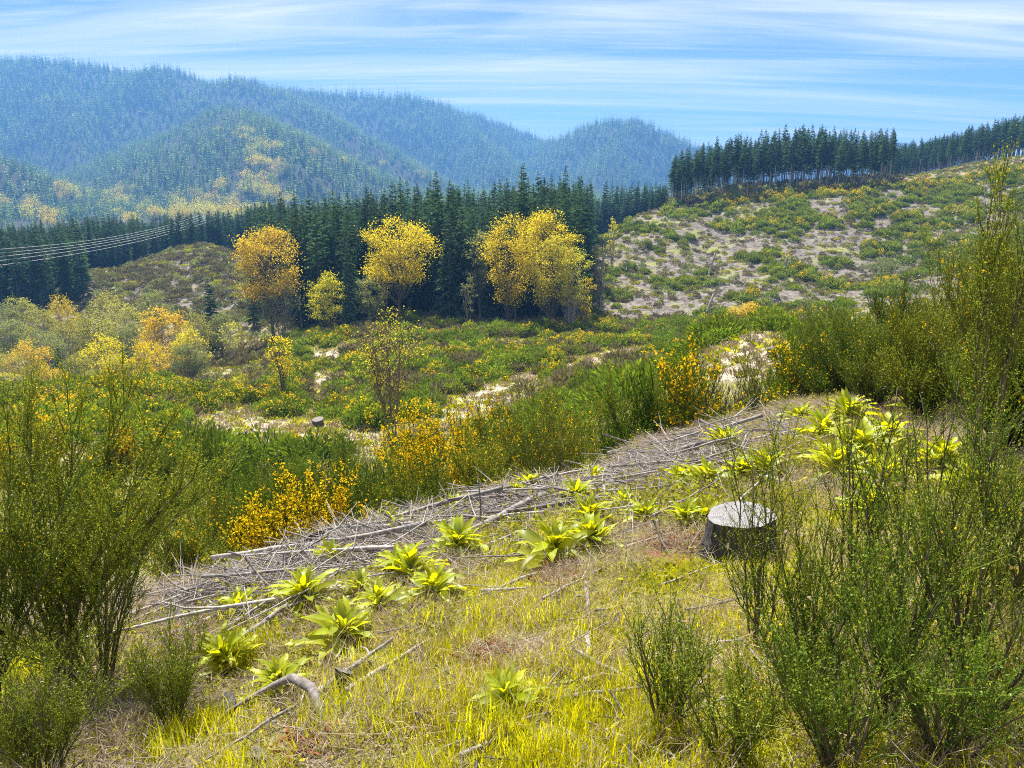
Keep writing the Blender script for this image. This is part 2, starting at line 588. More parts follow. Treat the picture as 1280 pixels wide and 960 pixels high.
MAT['greystick'] = wood_mat('weathered_wood', (0.17, 0.15, 0.135), (0.46, 0.42, 0.39), 40, 0.5, 3)
MAT['darkstick'] = wood_mat('dark_weathered_wood', (0.10, 0.085, 0.075), (0.30, 0.27, 0.25), 30, 0.5, 3)
MAT['stumpbark'] = wood_mat('stump_bark', (0.015, 0.013, 0.013), (0.15, 0.135, 0.13), 34, 1.0, 3)
MAT['redrot'] = wood_mat('red_rotten_wood', (0.12, 0.035, 0.014), (0.34, 0.12, 0.045), 40, 0.7, 0)


def cut_mat():
    m, t = new_mat('cut_wood')
    tc = N(t, 'ShaderNodeTexCoord')
    wv = N(t, 'ShaderNodeTexWave', wave_type='RINGS', rings_direction='Z')
    wv.inputs['Scale'].default_value = 22; wv.inputs['Distortion'].default_value = 2.5; wv.inputs['Detail'].default_value = 3
    t.links.new(tc.outputs['Object'], wv.inputs[0])
    no = N(t, 'ShaderNodeTexNoise'); no.inputs['Scale'].default_value = 26; no.inputs['Detail'].default_value = 10; no.inputs['Roughness'].default_value = 0.7
    t.links.new(tc.outputs['Object'], no.inputs['Vector'])
    f = math_node(t, 'ADD', math_node(t, 'MULTIPLY', wv.outputs['Fac'], 0.16), math_node(t, 'MULTIPLY', no.outputs[0], 0.9))
    c = mix_col(t, ramp(t, f, [(0.3, 0.0), (0.75, 1.0)]), (0.06, 0.056, 0.055), (0.30, 0.29, 0.285))
    p = N(t, 'ShaderNodeBsdfPrincipled'); p.inputs['Roughness'].default_value = 0.8
    t.links.new(c, p.inputs['Base Color'])
    bu = N(t, 'ShaderNodeBump'); bu.inputs['Strength'].default_value = 0.6; bu.inputs['Distance'].default_value = 0.01
    t.links.new(f, bu.inputs['Height']); t.links.new(bu.outputs[0], p.inputs['Normal'])
    o = N(t, 'ShaderNodeOutputMaterial'); t.links.new(p.outputs[0], o.inputs[0])
    return m


MAT['cut'] = cut_mat()


def ground_mat():
    m, t = new_mat('hillside_soil')
    ge = N(t, 'ShaderNodeNewGeometry')

    def noise(scale, detail=8, rough=0.6):
        n = N(t, 'ShaderNodeTexNoise'); n.inputs['Scale'].default_value = scale
        n.inputs['Detail'].default_value = detail; n.inputs['Roughness'].default_value = rough
        t.links.new(ge.outputs['Position'], n.inputs['Vector'])
        return n.outputs[0]

    def attr(n):
        return N(t, 'ShaderNodeAttribute', attribute_name=n).outputs['Fac']
    fine, mid, big = noise(38, 10, 0.7), noise(3.1, 8), noise(0.35, 6)
    litter = mix_col(t, ramp(t, fine, [(0.30, 0.0), (0.66, 1.0)]), (0.085, 0.06, 0.042), (0.38, 0.32, 0.25))
    soil = mix_col(t, ramp(t, mid, [(0.40, 0.0), (0.62, 1.0)]), litter, (0.19, 0.135, 0.085))
    green = mix_col(t, fine, (0.10, 0.125, 0.015), (0.36, 0.36, 0.035))
    gf = math_node(t, 'MULTIPLY', ramp(t, mid, [(0.36, 0.0), (0.56, 1.0)]), attr('green'))
    c = mix_col(t, gf, soil, green)
    pale = mix_col(t, ramp(t, noise(1.3, 10, 0.72), [(0.35, 0.0), (0.65, 1.0)]), (0.24, 0.20, 0.13), (0.52, 0.46, 0.38))
    c = mix_col(t, attr('pale'), c, pale)
    slash = mix_col(t, ramp(t, noise(0.9, 12, 0.78), [(0.38, 0.0), (0.62, 1.0)]), (0.055, 0.045, 0.034), (0.27, 0.235, 0.205))
    slash = mix_col(t, math_node(t, 'MULTIPLY', ramp(t, noise(0.16, 6), [(0.52, 0.0), (0.62, 1.0)]), 0.7), slash, (0.24, 0.26, 0.05))
    c = mix_col(t, attr('slash'), c, slash)
    red = mix_col(t, fine, (0.12, 0.035, 0.014), (0.32, 0.12, 0.045))
    c = mix_col(t, math_node(t, 'MULTIPLY', attr('red'), ramp(t, mid, [(0.34, 0.0), (0.5, 1.0)])), c, red)
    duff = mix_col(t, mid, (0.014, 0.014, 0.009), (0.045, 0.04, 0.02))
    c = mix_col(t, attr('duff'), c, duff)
    p = N(t, 'ShaderNodeBsdfPrincipled'); p.inputs['Roughness'].default_value = 0.95
    p.inputs['Specular IOR Level'].default_value = 0.15
    t.links.new(c, p.inputs['Base Color'])
    bu = N(t, 'ShaderNodeBump'); bu.inputs['Strength'].default_value = 0.7; bu.inputs['Distance'].default_value = 0.04
    t.links.new(math_node(t, 'ADD', fine, mid), bu.inputs['Height']); t.links.new(bu.outputs[0], p.inputs['Normal'])
    o = N(t, 'ShaderNodeOutputMaterial'); t.links.new(p.outputs[0], o.inputs[0])
    return m


# ------------------------------------------------------------------ ground cover zones (traced on the photograph, laid on the ground)
def in_poly(u, v, poly):
    u = np.asarray(u); v = np.asarray(v)
    ins = np.zeros(u.shape, bool)
    n = len(poly)
    for i in range(n):
        (x0, y0), (x1, y1) = poly[i], poly[(i + 1) % n]
        c = ((y0 > v) != (y1 > v)) & (u < (x1 - x0) * (v - y0) / (y1 - y0 + 1e-9) + x0)
        ins ^= c
    return ins


def in_ell(u, v, e):
    cu, cv, ru, rv, ang = e
    a = R(ang)
    x, y = u - cu, v - cv
    return ((x * math.cos(a) + y * math.sin(a)) / ru) ** 2 + ((-x * math.sin(a) + y * math.cos(a)) / rv) ** 2 < 1


CLEAR = [(45, 140, [(215, 540), (255, 518), (292, 508), (345, 524), (420, 522), (495, 545), (480, 560), (425, 545), (395, 552), (330, 552), (270, 542)]),
         (60, 140, [(235, 472), (265, 460), (310, 458), (345, 466), (330, 478), (270, 482)]),
         (45, 140, [(490, 556), (545, 505), (610, 480), (650, 466), (690, 472), (630, 500), (560, 535), (525, 560)]),
         (60, 150, [(690, 462), (720, 444), (790, 432), (832, 428), (820, 440), (760, 452), (715, 466)]),
         (28, 62, [(838, 478), (880, 436), (940, 417), (992, 416), (1005, 455), (930, 470)]),
         (40, 120, [(0, 506), (50, 504), (75, 511), (60, 518), (0, 522)]),
         (60, 150, [(375, 492), (390, 470), (425, 462), (420, 490), (400, 505)]),
         (70, 150, [(385, 440), (425, 430), (430, 445), (395, 455)])]


def clear_mask(x, y, z, pad=0.0):
    u, v = project(np.stack([x, y, z], -1))
    u = u + (vnoise(x * 0.5, y * 0.5, 21) - 0.5) * 26
    v = v + (vnoise(x * 0.5 + 9, y * 0.5, 22) - 0.5) * 14
    m = np.zeros(np.shape(x), bool)
    for r0, r1, p in CLEAR:
        m |= in_poly(u, v, p) & (y > r0 - pad) & (y < r1)
    return m


SLASH_POLY = [(742, 292), (790, 268), (850, 258), (960, 244), (1100, 234), (1200, 224), (1400, 180), (1400, 420), (720, 420), (728, 372)]
KNOLL_POLY = [(108, 352), (200, 318), (270, 300), (312, 292), (318, 360), (330, 420), (200, 400), (120, 385)]
RED = [(245, 795, 34, 14, -20), (612, 822, 26, 20, -20), (700, 718, 34, 14, 0), (855, 682, 40, 12, 5), (385, 932, 40, 16, 0), (520, 758, 22, 10, 0), (330, 762, 16, 10, 0)]



def wood_zone(X, Y, Z):
    """which conifer wood a ground point belongs to: -1 none, 0 behind the maples, 1 below the lines, 2 above the clearcut, 3 skyline plantation"""
    U, Vp = project(np.stack([X, Y, Z], -1))
    ok = ~(in_poly(U, Vp, SLASH_POLY) & (Y < 300)) & ~(in_poly(U, Vp, KNOLL_POLY) & (Y < 285)) & (U > -160) & (U < 1460)
    k = np.full(np.shape(X), -1)
    k[ok & (U >= 312) & (U < 835) & (Y > np.where(U < 372, 168, 145)) & (Y < 345)] = 0
    k[ok & (U < 318) & (Y > np.where(U < 105, 205, 250)) & (Y < 430)] = 1
    k[ok & (U >= 835) & (U < 1112) & (Y > 247) & (Y < 318)] = 2
    k[ok & (U >= 1095) & (Y > 322) & (Y < 420)] = 3
    return k


V = np.stack([XG, YG, ZG], -1)
U_, V_ = project(V)
front = (YG > 0.5)
jit_u = U_ + (fbm(XG * 0.07, YG * 0.07, 3, 31) - 0.5) * 50
jit_v = V_ + (fbm(XG * 0.07 + 7, YG * 0.07, 3, 32) - 0.5) * 26
a_pale = clear_mask(XG, YG, ZG).astype(float)
a_slash = ((in_poly(jit_u, jit_v, SLASH_POLY) & (YG > 130) & (YG < 330)) | (in_poly(jit_u, jit_v, KNOLL_POLY) & (YG > 170) & (YG < 280))).astype(float)
a_red = np.zeros_like(XG)
for e in RED:
    a_red = np.maximum(a_red, (in_ell(U_ + (vnoise(XG * 5, YG * 5, 8) - 0.5) * 40, V_ + (vnoise(XG * 5, YG * 5, 9) - 0.5) * 30, e) & front & (RG < 14)).astype(float))
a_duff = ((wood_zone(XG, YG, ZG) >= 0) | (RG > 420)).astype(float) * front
a_green = np.where(RG < 16, sstep(560, 700, V_) * np.clip((U_ - 150) / 250, 0.25, 1.0), np.where(RG < 130, .8, .25)) * front + (1 - front) * 0.6
vv = np.vstack([V.reshape(-1, 3), [[0, 0, ZG[:, 0].mean()]]])
na, nr = XG.shape
ii = np.arange(na)[:, None]; jj = np.arange(nr - 1)[None]
i2 = (ii + 1) % na
q = np.stack([ii * nr + jj, ii * nr + jj + 1, i2 * nr + jj + 1, i2 * nr + jj], -1).reshape(-1, 4)
tri = np.concatenate([q[:, [0, 1, 2]], q[:, [0, 2, 3]], np.stack([np.full(na, na * nr), np.arange(na) * nr, ((np.arange(na) + 1) % na) * nr], -1)])
fl = lambda a: np.append(a.ravel(), a.ravel()[0])
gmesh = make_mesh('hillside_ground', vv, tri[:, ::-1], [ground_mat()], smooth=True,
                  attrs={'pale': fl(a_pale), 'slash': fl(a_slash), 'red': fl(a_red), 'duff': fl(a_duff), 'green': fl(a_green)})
gob = link('hillside_terrain', gmesh)
gob['kind'] = 'structure'
gob['label'] = 'hillside, bowl and forested mountain slopes of the valley'

# ------------------------------------------------------------------ instanced stuff
SRC_N = [0]


def scatter(name, P, rot, scl, meshes, idx, label, cat):
    """one uncountable mass drawn as instances of small meshes"""
    SRC_N[0] += 1
    coll = bpy.data.collections.new('source_%03d' % SRC_N[0])
    for i, me in enumerate(meshes):
        coll.objects.link(bpy.data.objects.new('src%03d_%02d' % (SRC_N[0], i), me))
    P = np.asarray(P, np.float32); n = len(P)
    me = bpy.data.meshes.new(name)
    me.vertices.add(n); me.vertices.foreach_set('co', P.ravel())
    scl = np.asarray(scl, np.float32)
    if scl.ndim == 1:
        scl = np.repeat(scl[:, None], 3, 1)
    for an, ty, d, key in (('rot', 'FLOAT_VECTOR', np.asarray(rot, np.float32), 'vector'), ('scl', 'FLOAT_VECTOR', scl, 'vector'), ('idx', 'INT', np.asarray(idx, np.int32), 'value')):
        a = me.attributes.new(an, ty, 'POINT')
        a.data.foreach_set(key, d.ravel())
    me.update()
    o = link(name, me)
    g = bpy.data.node_groups.new(name + '_scatter', 'GeometryNodeTree')
    g.interface.new_socket('Geometry', in_out='INPUT', socket_type='NodeSocketGeometry')
    g.interface.new_socket('Geometry', in_out='OUTPUT', socket_type='NodeSocketGeometry')
    gi, go = g.nodes.new('NodeGroupInput'), g.nodes.new('NodeGroupOutput')
    ip = g.nodes.new('GeometryNodeInstanceOnPoints')
    ci = g.nodes.new('GeometryNodeCollectionInfo')
    ci.inputs['Collection'].default_value = coll
    ci.inputs['Separate Children'].default_value = True
    ci.inputs['Reset Children'].default_value = True
    ip.inputs['Pick Instance'].default_value = True

    def na_(nm, dt):
        x = g.nodes.new('GeometryNodeInputNamedAttribute')
        x.data_type = dt
        x.inputs['Name'].default_value = nm
        return x.outputs['Attribute']
    er = g.nodes.new('FunctionNodeEulerToRotation')
    g.links.new(na_('rot', 'FLOAT_VECTOR'), er.inputs[0])
    g.links.new(gi.outputs[0], ip.inputs['Points'])
    g.links.new(ci.outputs[0], ip.inputs['Instance'])
    g.links.new(na_('idx', 'INT'), ip.inputs['Instance Index'])
    g.links.new(er.outputs[0], ip.inputs['Rotation'])
    g.links.new(na_('scl', 'FLOAT_VECTOR'), ip.inputs['Scale'])
    g.links.new(ip.outputs[0], go.inputs[0])
    md = o.modifiers.new('scatter', 'NODES')
    md.node_group = g
    return tag(o, label, cat, kind='stuff')


def zrot(n, tilt=0.0, g=rng):
    r = np.zeros((n, 3))
    r[:, 2] = g.random(n) * 2 * math.pi
    if tilt:
        r[:, 0] = g.normal(0, tilt, n); r[:, 1] = g.normal(0, tilt, n)
    return r


# ------------------------------------------------------------------ plant builders
def conifer(seed, H, Rad, base, whorls, per, droop=0.25, mat='needle', trunk='bark', fill=6, tr=0.011, round_top=0.0, gap=0.1):
    """trunk and crown meshes of a conifer: whorls of drooping, feathered branches"""
    g = np.random.default_rng(seed)
    tk = MB()
    zs = np.linspace(0, 1, 9)
    wob = np.cumsum(g.normal(0, 0.004 * H, (9, 2)), 0) * zs[:, None]
    pts = np.column_stack([wob[:, 0], wob[:, 1], zs * H * 0.97])
    tk.tube(pts, H * tr * (1 - zs * 0.93) + 0.02, 6, 0.5)
    cb = MB()
    P, D, Nn, L, Wd, T = [], [], [], [], [], []
    for w in range(whorls):
        f = w / (whorls - 1)
        h = H * (base + (0.985 - base) * f ** 0.92)
        prof = (1 - f) ** (0.75 - 0.3 * round_top) * (0.72 + 0.28 * min(1, f * 5)) + 0.035
        c0 = np.array([np.interp(h, pts[:, 2], pts[:, 0]), np.interp(h, pts[:, 2], pts[:, 1])])
        k0 = g.random() * 6.28
        for b in range(per):
            if g.random() < gap:
                continue
            a = k0 + b * 6.283 / per + g.normal(0, 0.25)
            ln = Rad * prof * g.uniform(0.62, 1.2)
            el = 0.75 * f - droop + g.normal(0, 0.1)
            d = np.array([math.cos(a) * math.cos(el), math.sin(a) * math.cos(el), math.sin(el)])
            p0 = np.array([c0[0], c0[1], h + g.normal(0, H * 0.008)])
            tb = g.uniform(0.1, 0.65)
            side = unit(np.cross(d, [0, 0, 1]))
            for s in range(fill):
                q_ = (s + 0.6) / fill
                pc = p0 + d * ln * q_ * 0.9 + np.array([0, 0, -droop * 0.35 * ln * q_ * q_])
                sg = 1 if s % 2 else -1
                dd = d * g.uniform(0.5, 0.9) + side * sg * g.uniform(0.35, 0.95) + np.array([0, 0, g.uniform(-0.45, 0.2)])
                P.append(pc); D.append(dd); Nn.append(unit(np.array([g.normal(0, .55), g.normal(0, .55), 1])))
                sl = ln * (1.05 - 0.65 * q_) * g.uniform(0.4, 0.65) + 0.18
                L.append(sl); Wd.append(sl * g.uniform(0.30, 0.5)); T.append(min(1, tb * 0.7 + 0.4 * q_ * g.random()))
            P.append(p0); D.append(d + np.array([0, 0, -0.12 * droop])); Nn.append(unit(np.array([g.normal(0, .4), g.normal(0, .4), 1])))
            L.append(ln * 1.06); Wd.append(ln * 0.22 + 0.08); T.append(tb)
    P.append([pts[-1, 0], pts[-1, 1], H * 0.94]); D.append([0, 0, 1]); Nn.append([1, 0, 0]); L.append(H * 0.06); Wd.append(H * 0.008); T.append(0.5)
    cb.blades(np.array(P), np.array(D), np.array(Nn), np.array(L), np.array(Wd), np.array(T), 0.55)
    return tk.mesh('conifer_trunk', MAT[trunk], True), cb.mesh('conifer_crown', MAT[mat])


def far_conifer(seed, H, Rad):
    g = np.random.default_rng(seed)
    cb = MB()
    P, D, Nn, L, Wd, T = [], [], [], [], [], []
    wh = 9
    for w in range(wh):
        f = w / (wh - 1)
        h = H * (0.12 + 0.84 * f)
        r = Rad * ((1 - f) ** 0.8 + 0.05)
        k0 = g.random() * 6
        for b in range(6):
            a = k0 + b * 1.047 + g.normal(0, .2)
            el = 0.5 * f - 0.35
            d = np.array([math.cos(a) * math.cos(el), math.sin(a) * math.cos(el), math.sin(el)])
            ln = r * g.uniform(.7, 1.2)
            P.append([0, 0, h]); D.append(d); Nn.append([g.normal(0, .5), g.normal(0, .5), 1]); L.append(ln); Wd.append(ln * .75); T.append(g.uniform(0.0, 1.0))
    P.append([0, 0, H * .85]); D.append([0, 0, 1]); Nn.append([1, 0, 0]); L.append(H * .15); Wd.append(H * .02); T.append(.4)
    cb.blades(np.array(P), np.array(D), np.array(Nn), np.array(L), np.array(Wd), np.array(T), 0.6)
    cb.twigs(np.array([[0, 0, -3.0]]), np.array([[0, 0, H * .6]]), .3, .15, .1)
    return cb.mesh('far_conifer', MAT['needle_far'])


def broadleaf(seed, H, Wd, base=0.3, clusters=70, leaves=55, lsize=0.34, stems=1, leafmat='maple', bark='bark', spread=0.9, shell=0.55, top=1.0, cl_r=None):
    """trunk (with limbs) and crown meshes of a broadleaved tree: leaf clumps on limbs inside an uneven crown outline"""
    g = np.random.default_rng(seed)
    tk, cb = MB(), MB()
    cr0 = cl_r or Wd * 0.085
    ch = H * (1 - base)
    stems_p = []
    for s in range(stems):
        a = g.random() * 6.28
        off = 0 if stems == 1 else Wd * 0.10
        b0 = np.array([math.cos(a) * off * .5, math.sin(a) * off * .5, -0.4])
        lean = Wd * (0.04 if stems == 1 else 0.22)
        t = np.linspace(0, 1, 8)
        pts = np.column_stack([b0[0] + math.cos(a) * lean * t ** 1.2 + np.cumsum(g.normal(0, .012 * H, 8)) * t, b0[1] + math.sin(a) * lean * t ** 1.2 + np.cumsum(g.normal(0, .012 * H, 8)) * t, b0[2] + t * (H * 0.86 * g.uniform(.85, 1.02))])
        stems_p.append(pts)
        tk.tube(pts, H * 0.016 / (1 + .35 * (stems - 1)) * (1 - t * .85) + .015, 6, .5)
    P, D, Nn, L, Wl, T = [], [], [], [], [], []
    for c in range(clusters):
        th, ph = g.random() * 6.28, math.acos(g.uniform(-0.75, 1))
        rr = g.random() ** (1 / 3) * (1 - shell) + shell
        n_ = 0.50 + 0.85 * float(vnoise(math.cos(th) * 1.9 + seed, math.cos(ph) * 2.3 + math.sin(th) * 1.9, seed))
        low = 0.78 if ph > 1.6 else 1
        ctr = np.array([math.cos(th) * math.sin(ph) * Wd / 2 * low, math.sin(th) * math.sin(ph) * Wd / 2 * low, 0]) * rr * n_
        ctr[2] = H * base + ch / 2 + math.cos(ph) * ch / 2 * rr * (0.9 + 0.12 * n_) * top
        st = stems_p[g.integers(stems)]
        zz_ = max(H * base * 0.55, ctr[2] - g.uniform(.25, .55) * ch * spread - 0.25 * np.hypot(ctr[0], ctr[1]))
        q0 = np.array([np.interp(zz_, st[:, 2], st[:, 0]), np.interp(zz_, st[:, 2], st[:, 1]), min(zz_, st[-1, 2])])
        md = q0 * .45 + ctr * .55 + np.array([0, 0, -.05 * ch]) + g.normal(0, .02 * H, 3)
        r0 = H * .0045
        tk.twigs(np.array([q0, md]), np.array([md, ctr]), np.array([r0, r0 * .65]), np.array([r0 * .65, r0 * .25]), .5)
        nb = g.integers(3, 6)
        ends = ctr + g.normal(0, cr0 * .8, (nb, 3))
        tk.twigs(np.repeat(ctr[None], nb, 0), ends, r0 * .3, r0 * .1, .5)
        n = int(leaves * g.uniform(.6, 1.4))
        cr_ = cr0 * g.uniform(.6, 1.25)
        o = g.normal(0, 1, (n, 3)) * np.array([cr_, cr_, cr_ * .62])
        P.append(ctr + o)
        D.append(g.normal(0, 1, (n, 3)) + unit(o) * .6 + np.array([0, 0, .2]))
        Nn.append(g.normal(0, 1, (n, 3)) + np.array([0, 0, .5]))
        L.append(lsize * g.uniform(.6, 1.3, n)); Wl.append(lsize * g.uniform(.4, .8, n))
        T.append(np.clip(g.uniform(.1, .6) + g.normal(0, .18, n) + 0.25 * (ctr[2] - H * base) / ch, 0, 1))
    cb.blades(np.concatenate(P), np.concatenate(D), np.concatenate(Nn), np.concatenate(L), np.concatenate(Wl), np.concatenate(T))
    return tk.mesh('tree_trunk', MAT[bark], True), cb.mesh('tree_crown', MAT[leafmat])


def broom_mound(seed, H, Wd, n=420, flowers=0, mat='broom', bl=0.5, bw=0.07):
    """middle-distance broom: a mound of upright brush-like twigs, with blossom"""
    g = np.random.default_rng(seed)
    cb, fb = MB(), MB()
    a = g.random(n) * 6.283
    rr = np.sqrt(g.random(n))
    lump = 0.72 + 0.5 * vnoise(np.cos(a) * 1.6 + seed, np.sin(a) * 1.6, seed)
    x, y = np.cos(a) * rr * Wd / 2 * lump, np.sin(a) * rr * Wd / 2 * lump
    zt = H * np.sqrt(np.clip(1 - (rr * .93) ** 2, 0, 1)) * (0.62 + 0.55 * vnoise(x * 2.2 + seed, y * 2.2, seed + 3))
    z = zt * (0.12 + 0.88 * g.random(n) ** 0.45)
    P = np.stack([x, y, np.maximum(z - bl * .7, 0.0)], -1)
    D = np.stack([x / Wd * 2.4, y / Wd * 2.4, np.full(n, .8)], -1) + g.normal(0, .35, (n, 3))
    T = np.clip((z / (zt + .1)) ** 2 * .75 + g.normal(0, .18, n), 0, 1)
    cb.blades(P, D, g.normal(0, 1, (n, 3)), bl * g.uniform(.7, 1.3, n), bw * g.uniform(.7, 1.5, n), T, .6)
    cb.twigs(np.zeros((5, 3)) + g.normal(0, .05, (5, 3)) * [1, 1, 0], np.column_stack([g.normal(0, .2 * Wd, 5), g.normal(0, .2 * Wd, 5), np.full(5, H * .5)]), .02, .008, 0)
    if flowers:
        k = g.integers(0, n, flowers * 6)
        msk = vnoise(x[k] * 2.4 + seed * 3, y[k] * 2.4, seed + 9) > 0.50
        k = k[msk][:flowers]
        pf = np.stack([x[k], y[k], zt[k] * g.uniform(.72, 1.06, len(k))], -1)
        fb.blades(pf, g.normal(0, 1, (len(k), 3)), g.normal(0, 1, (len(k), 3)), g.uniform(.10, .22, len(k)), g.uniform(.07, .13, len(k)), g.random(len(k)))
    return cb.mesh('broom_foliage', MAT[mat]), (fb.mesh('broom_flowers', MAT['flower']) if flowers else None)


def broom_bush(seed, H, stems=8, lean=0.5, sec=14, ter=9, leaf_n=8, leaf=0.02, stem_r=0.014, mat='broom_near', flowers=0, ter_len=0.22, upright=0.6, sec_from=0.25, twig_r=0.0022, dirs=None, sec_len=0.42, flower=0.02, skirt=0.0):
    """a broom seen close: woody stems, wand-like branches, fine twigs with small leaves"""
    g = np.random.default_rng(seed)
    st, fo, fb = MB(), MB(), MB()
    A2, B2, R2, TT = [], [], [], []
    LP, LD, LT = [], [], []
    FP = []
    for s in range(stems):
        if dirs is not None:
            a, le, hh = dirs[s]
        else:
            a, le, hh = g.random() * 6.283, lean * math.sqrt(g.random()), g.uniform(.72, 1.05)
            if g.random() < skirt:
                le, hh = min(1.3, lean * g.uniform(1.3, 2.0)), hh * g.uniform(.4, .7)
        ln = H * hh
        t = np.linspace(0, 1, 8)
        k = le * (0.35 + 0.65 * t)
        step = np.column_stack([np.cos(a + g.normal(0, .12, 8)) * np.sin(k), np.sin(a + g.normal(0, .12, 8)) * np.sin(k), np.cos(k)]) + g.normal(0, .07, (8, 3))
        pts = np.cumsum(unit(step) * ln / 7, 0); pts -= pts[0]
        pts += np.array([math.cos(a), math.sin(a), 0]) * .05 * g.random() + np.array([0, 0, -.05])
        st.tube(pts, stem_r * g.uniform(.7, 1.1) * (1 - t * .82), 5, .5)
        for b in range(sec):
            f = sec_from + (1 - sec_from) * (b + g.random()) / sec
            p = np.array([np.interp(f, t, pts[:, c]) for c in range(3)])
            d0 = unit(np.array([np.interp(min(1, f + .05), t, pts[:, c]) for c in range(3)]) - np.array([np.interp(f - .05, t, pts[:, c]) for c in range(3)]))
            a2 = g.random() * 6.283
            d = unit(d0 * 1.0 + np.array([math.cos(a2), math.sin(a2), 0]) * g.uniform(.35, .95) + np.array([0, 0, upright]))
            l2 = H * sec_len * (1 - .55 * f) * g.uniform(.6, 1.2)
            q0 = p
            curve = np.array([0, 0, 1.0]) * .25 * upright + g.normal(0, .1, 3)
            seg = [q0]
            for m_ in range(3):
                d = unit(d + curve * .35)
                seg.append(seg[-1] + d * l2 / 3)
            for m_ in range(3):
                A2.append(seg[m_]); B2.append(seg[m_ + 1]); R2.append(stem_r * .30 * (1 - m_ * .28)); TT.append(.12)
            for c in range(ter):
                f3 = g.uniform(.15, 1)
                i3 = min(2, int(f3 * 3)); w3 = f3 * 3 - i3
                q_ = seg[i3] * (1 - w3) + seg[i3 + 1] * w3
                d3 = unit(unit(seg[i3 + 1] - seg[i3]) + g.normal(0, .38, 3) + np.array([0, 0, upright * .4]))
                l3 = ter_len * g.uniform(.5, 1.25)
                e3 = q_ + d3 * l3 + np.array([0, 0, .06 * l3])
                A2.append(q_); B2.append(e3); R2.append(twig_r); TT.append(g.uniform(.2, .7))
                if leaf_n:
                    fr = np.linspace(.12, 1.02, leaf_n) + g.normal(0, .04, leaf_n)
                    LP.append(q_ + (e3 - q_) * fr[:, None])
                    LD.append(d3 + g.normal(0, .75, (leaf_n, 3)))
                    LT.append(np.clip(g.uniform(.2, .75) + g.normal(0, .18, leaf_n), 0, 1))
                if flowers and g.random() < flowers:
                    nf = g.integers(2, 7)
                    FP.append(q_ + (e3 - q_) * g.random((nf, 1)) + g.normal(0, .012, (nf, 3)))
    R2 = np.array(R2)
    fo.twigs(np.array(A2), np.array(B2), R2, R2 * .55, np.array(TT))
    if LP:
        LP, LD, LT = np.concatenate(LP), np.concatenate(LD), np.concatenate(LT)
        fo.blades(LP, LD, g.normal(0, 1, LP.shape), leaf * g.uniform(.6, 1.35, len(LP)), leaf * g.uniform(.35, .6, len(LP)), LT)
    parts = [('stem', st.mesh('broom_stem', MAT['stem'], True)), ('foliage', fo.mesh('broom_foliage', MAT[mat]))]
    if FP:
        FP = np.concatenate(FP)
        fb.blades(FP, g.normal(0, 1, FP.shape), g.normal(0, 1, FP.shape), flower * g.uniform(.8, 1.5, len(FP)), flower * g.uniform(.6, 1.1, len(FP)), g.random(len(FP)))
        parts.append(('flowers', fb.mesh('broom_flowers', MAT['flower'])))
    return parts


def grid_pts(x0, x1, y0, y1, s, g=rng, j=0.8):
    nx, ny = int((x1 - x0) / s) + 1, int((y1 - y0) / s) + 1
    X, Y = np.meshgrid(np.arange(nx) * s + x0, np.arange(ny) * s + y0)
    X = X.ravel() + g.uniform(-.5, .5, X.size) * s * j
    Y = Y.ravel() + g.uniform(-.5, .5, Y.size) * s * j
    return X, Y


# ------------------------------------------------------------------ mountain forest
g = np.random.default_rng(11)
fars = [far_conifer(100 + i, h, r) for i, (h, r) in enumerate([(20, 3.4), (22, 3.1), (18, 3.6), (24, 3.0), (21, 4.0)])]
n = 60000
az = g.uniform(R(-40), R(16), n)
r = np.sqrt(g.uniform(520 ** 2, 3250 ** 2, n))
x, y = r * np.sin(az), r * np.cos(az)
z = ground(x, y)
keep = visible(x, y, z + 16) & (z > -60)
x, y, z, r = x[keep], y[keep], z[keep], r[keep]
dens = fbm(x / 90, y / 90, 3, 41)
keep = g.random(len(x)) < np.clip(0.35 + 1.6 * (dens - .25), .3, 1)
x, y, z, r = x[keep], y[keep], z[keep], r[keep]
n = len(x)
lowland = (r < 1000) & (g.random(n) > .22)
x, y, z, r = x[~lowland], y[~lowland], z[~lowland], r[~lowland]
n = len(x)
stand = vnoise(x / 420, y / 420, 44)
s = g.uniform(.7, 1.25, n) * (0.8 + .45 * stand) * np.where(r < 1000, .7, 1) * (1 + .45 * sstep(2000, 2700, r))
far_pts = [(x, y, z, s)]
n2 = 2600
az = g.uniform(R(0), R(36), n2); r2 = g.uniform(3400, 3900, n2)
x2, y2 = r2 * np.sin(az), r2 * np.cos(az); z2 = ground(x2, y2)
k2 = visible(x2, y2, z2 + 16)
far_pts.append((x2[k2], y2[k2], z2[k2], g.uniform(.9, 1.4, k2.sum())))
x, y, z, s = (np.concatenate(c) for c in zip(*far_pts))
n = len(x)
scatter('mountain_forest', np.stack([x, y, z], -1), zrot(n, .03, g), np.stack([s, s, s * g.uniform(.85, 1.25, n)], -1), fars, g.integers(0, 5, n), 'hazy blue conifer forest covering the mountain slopes', 'forest')
print('mountain trees', n)

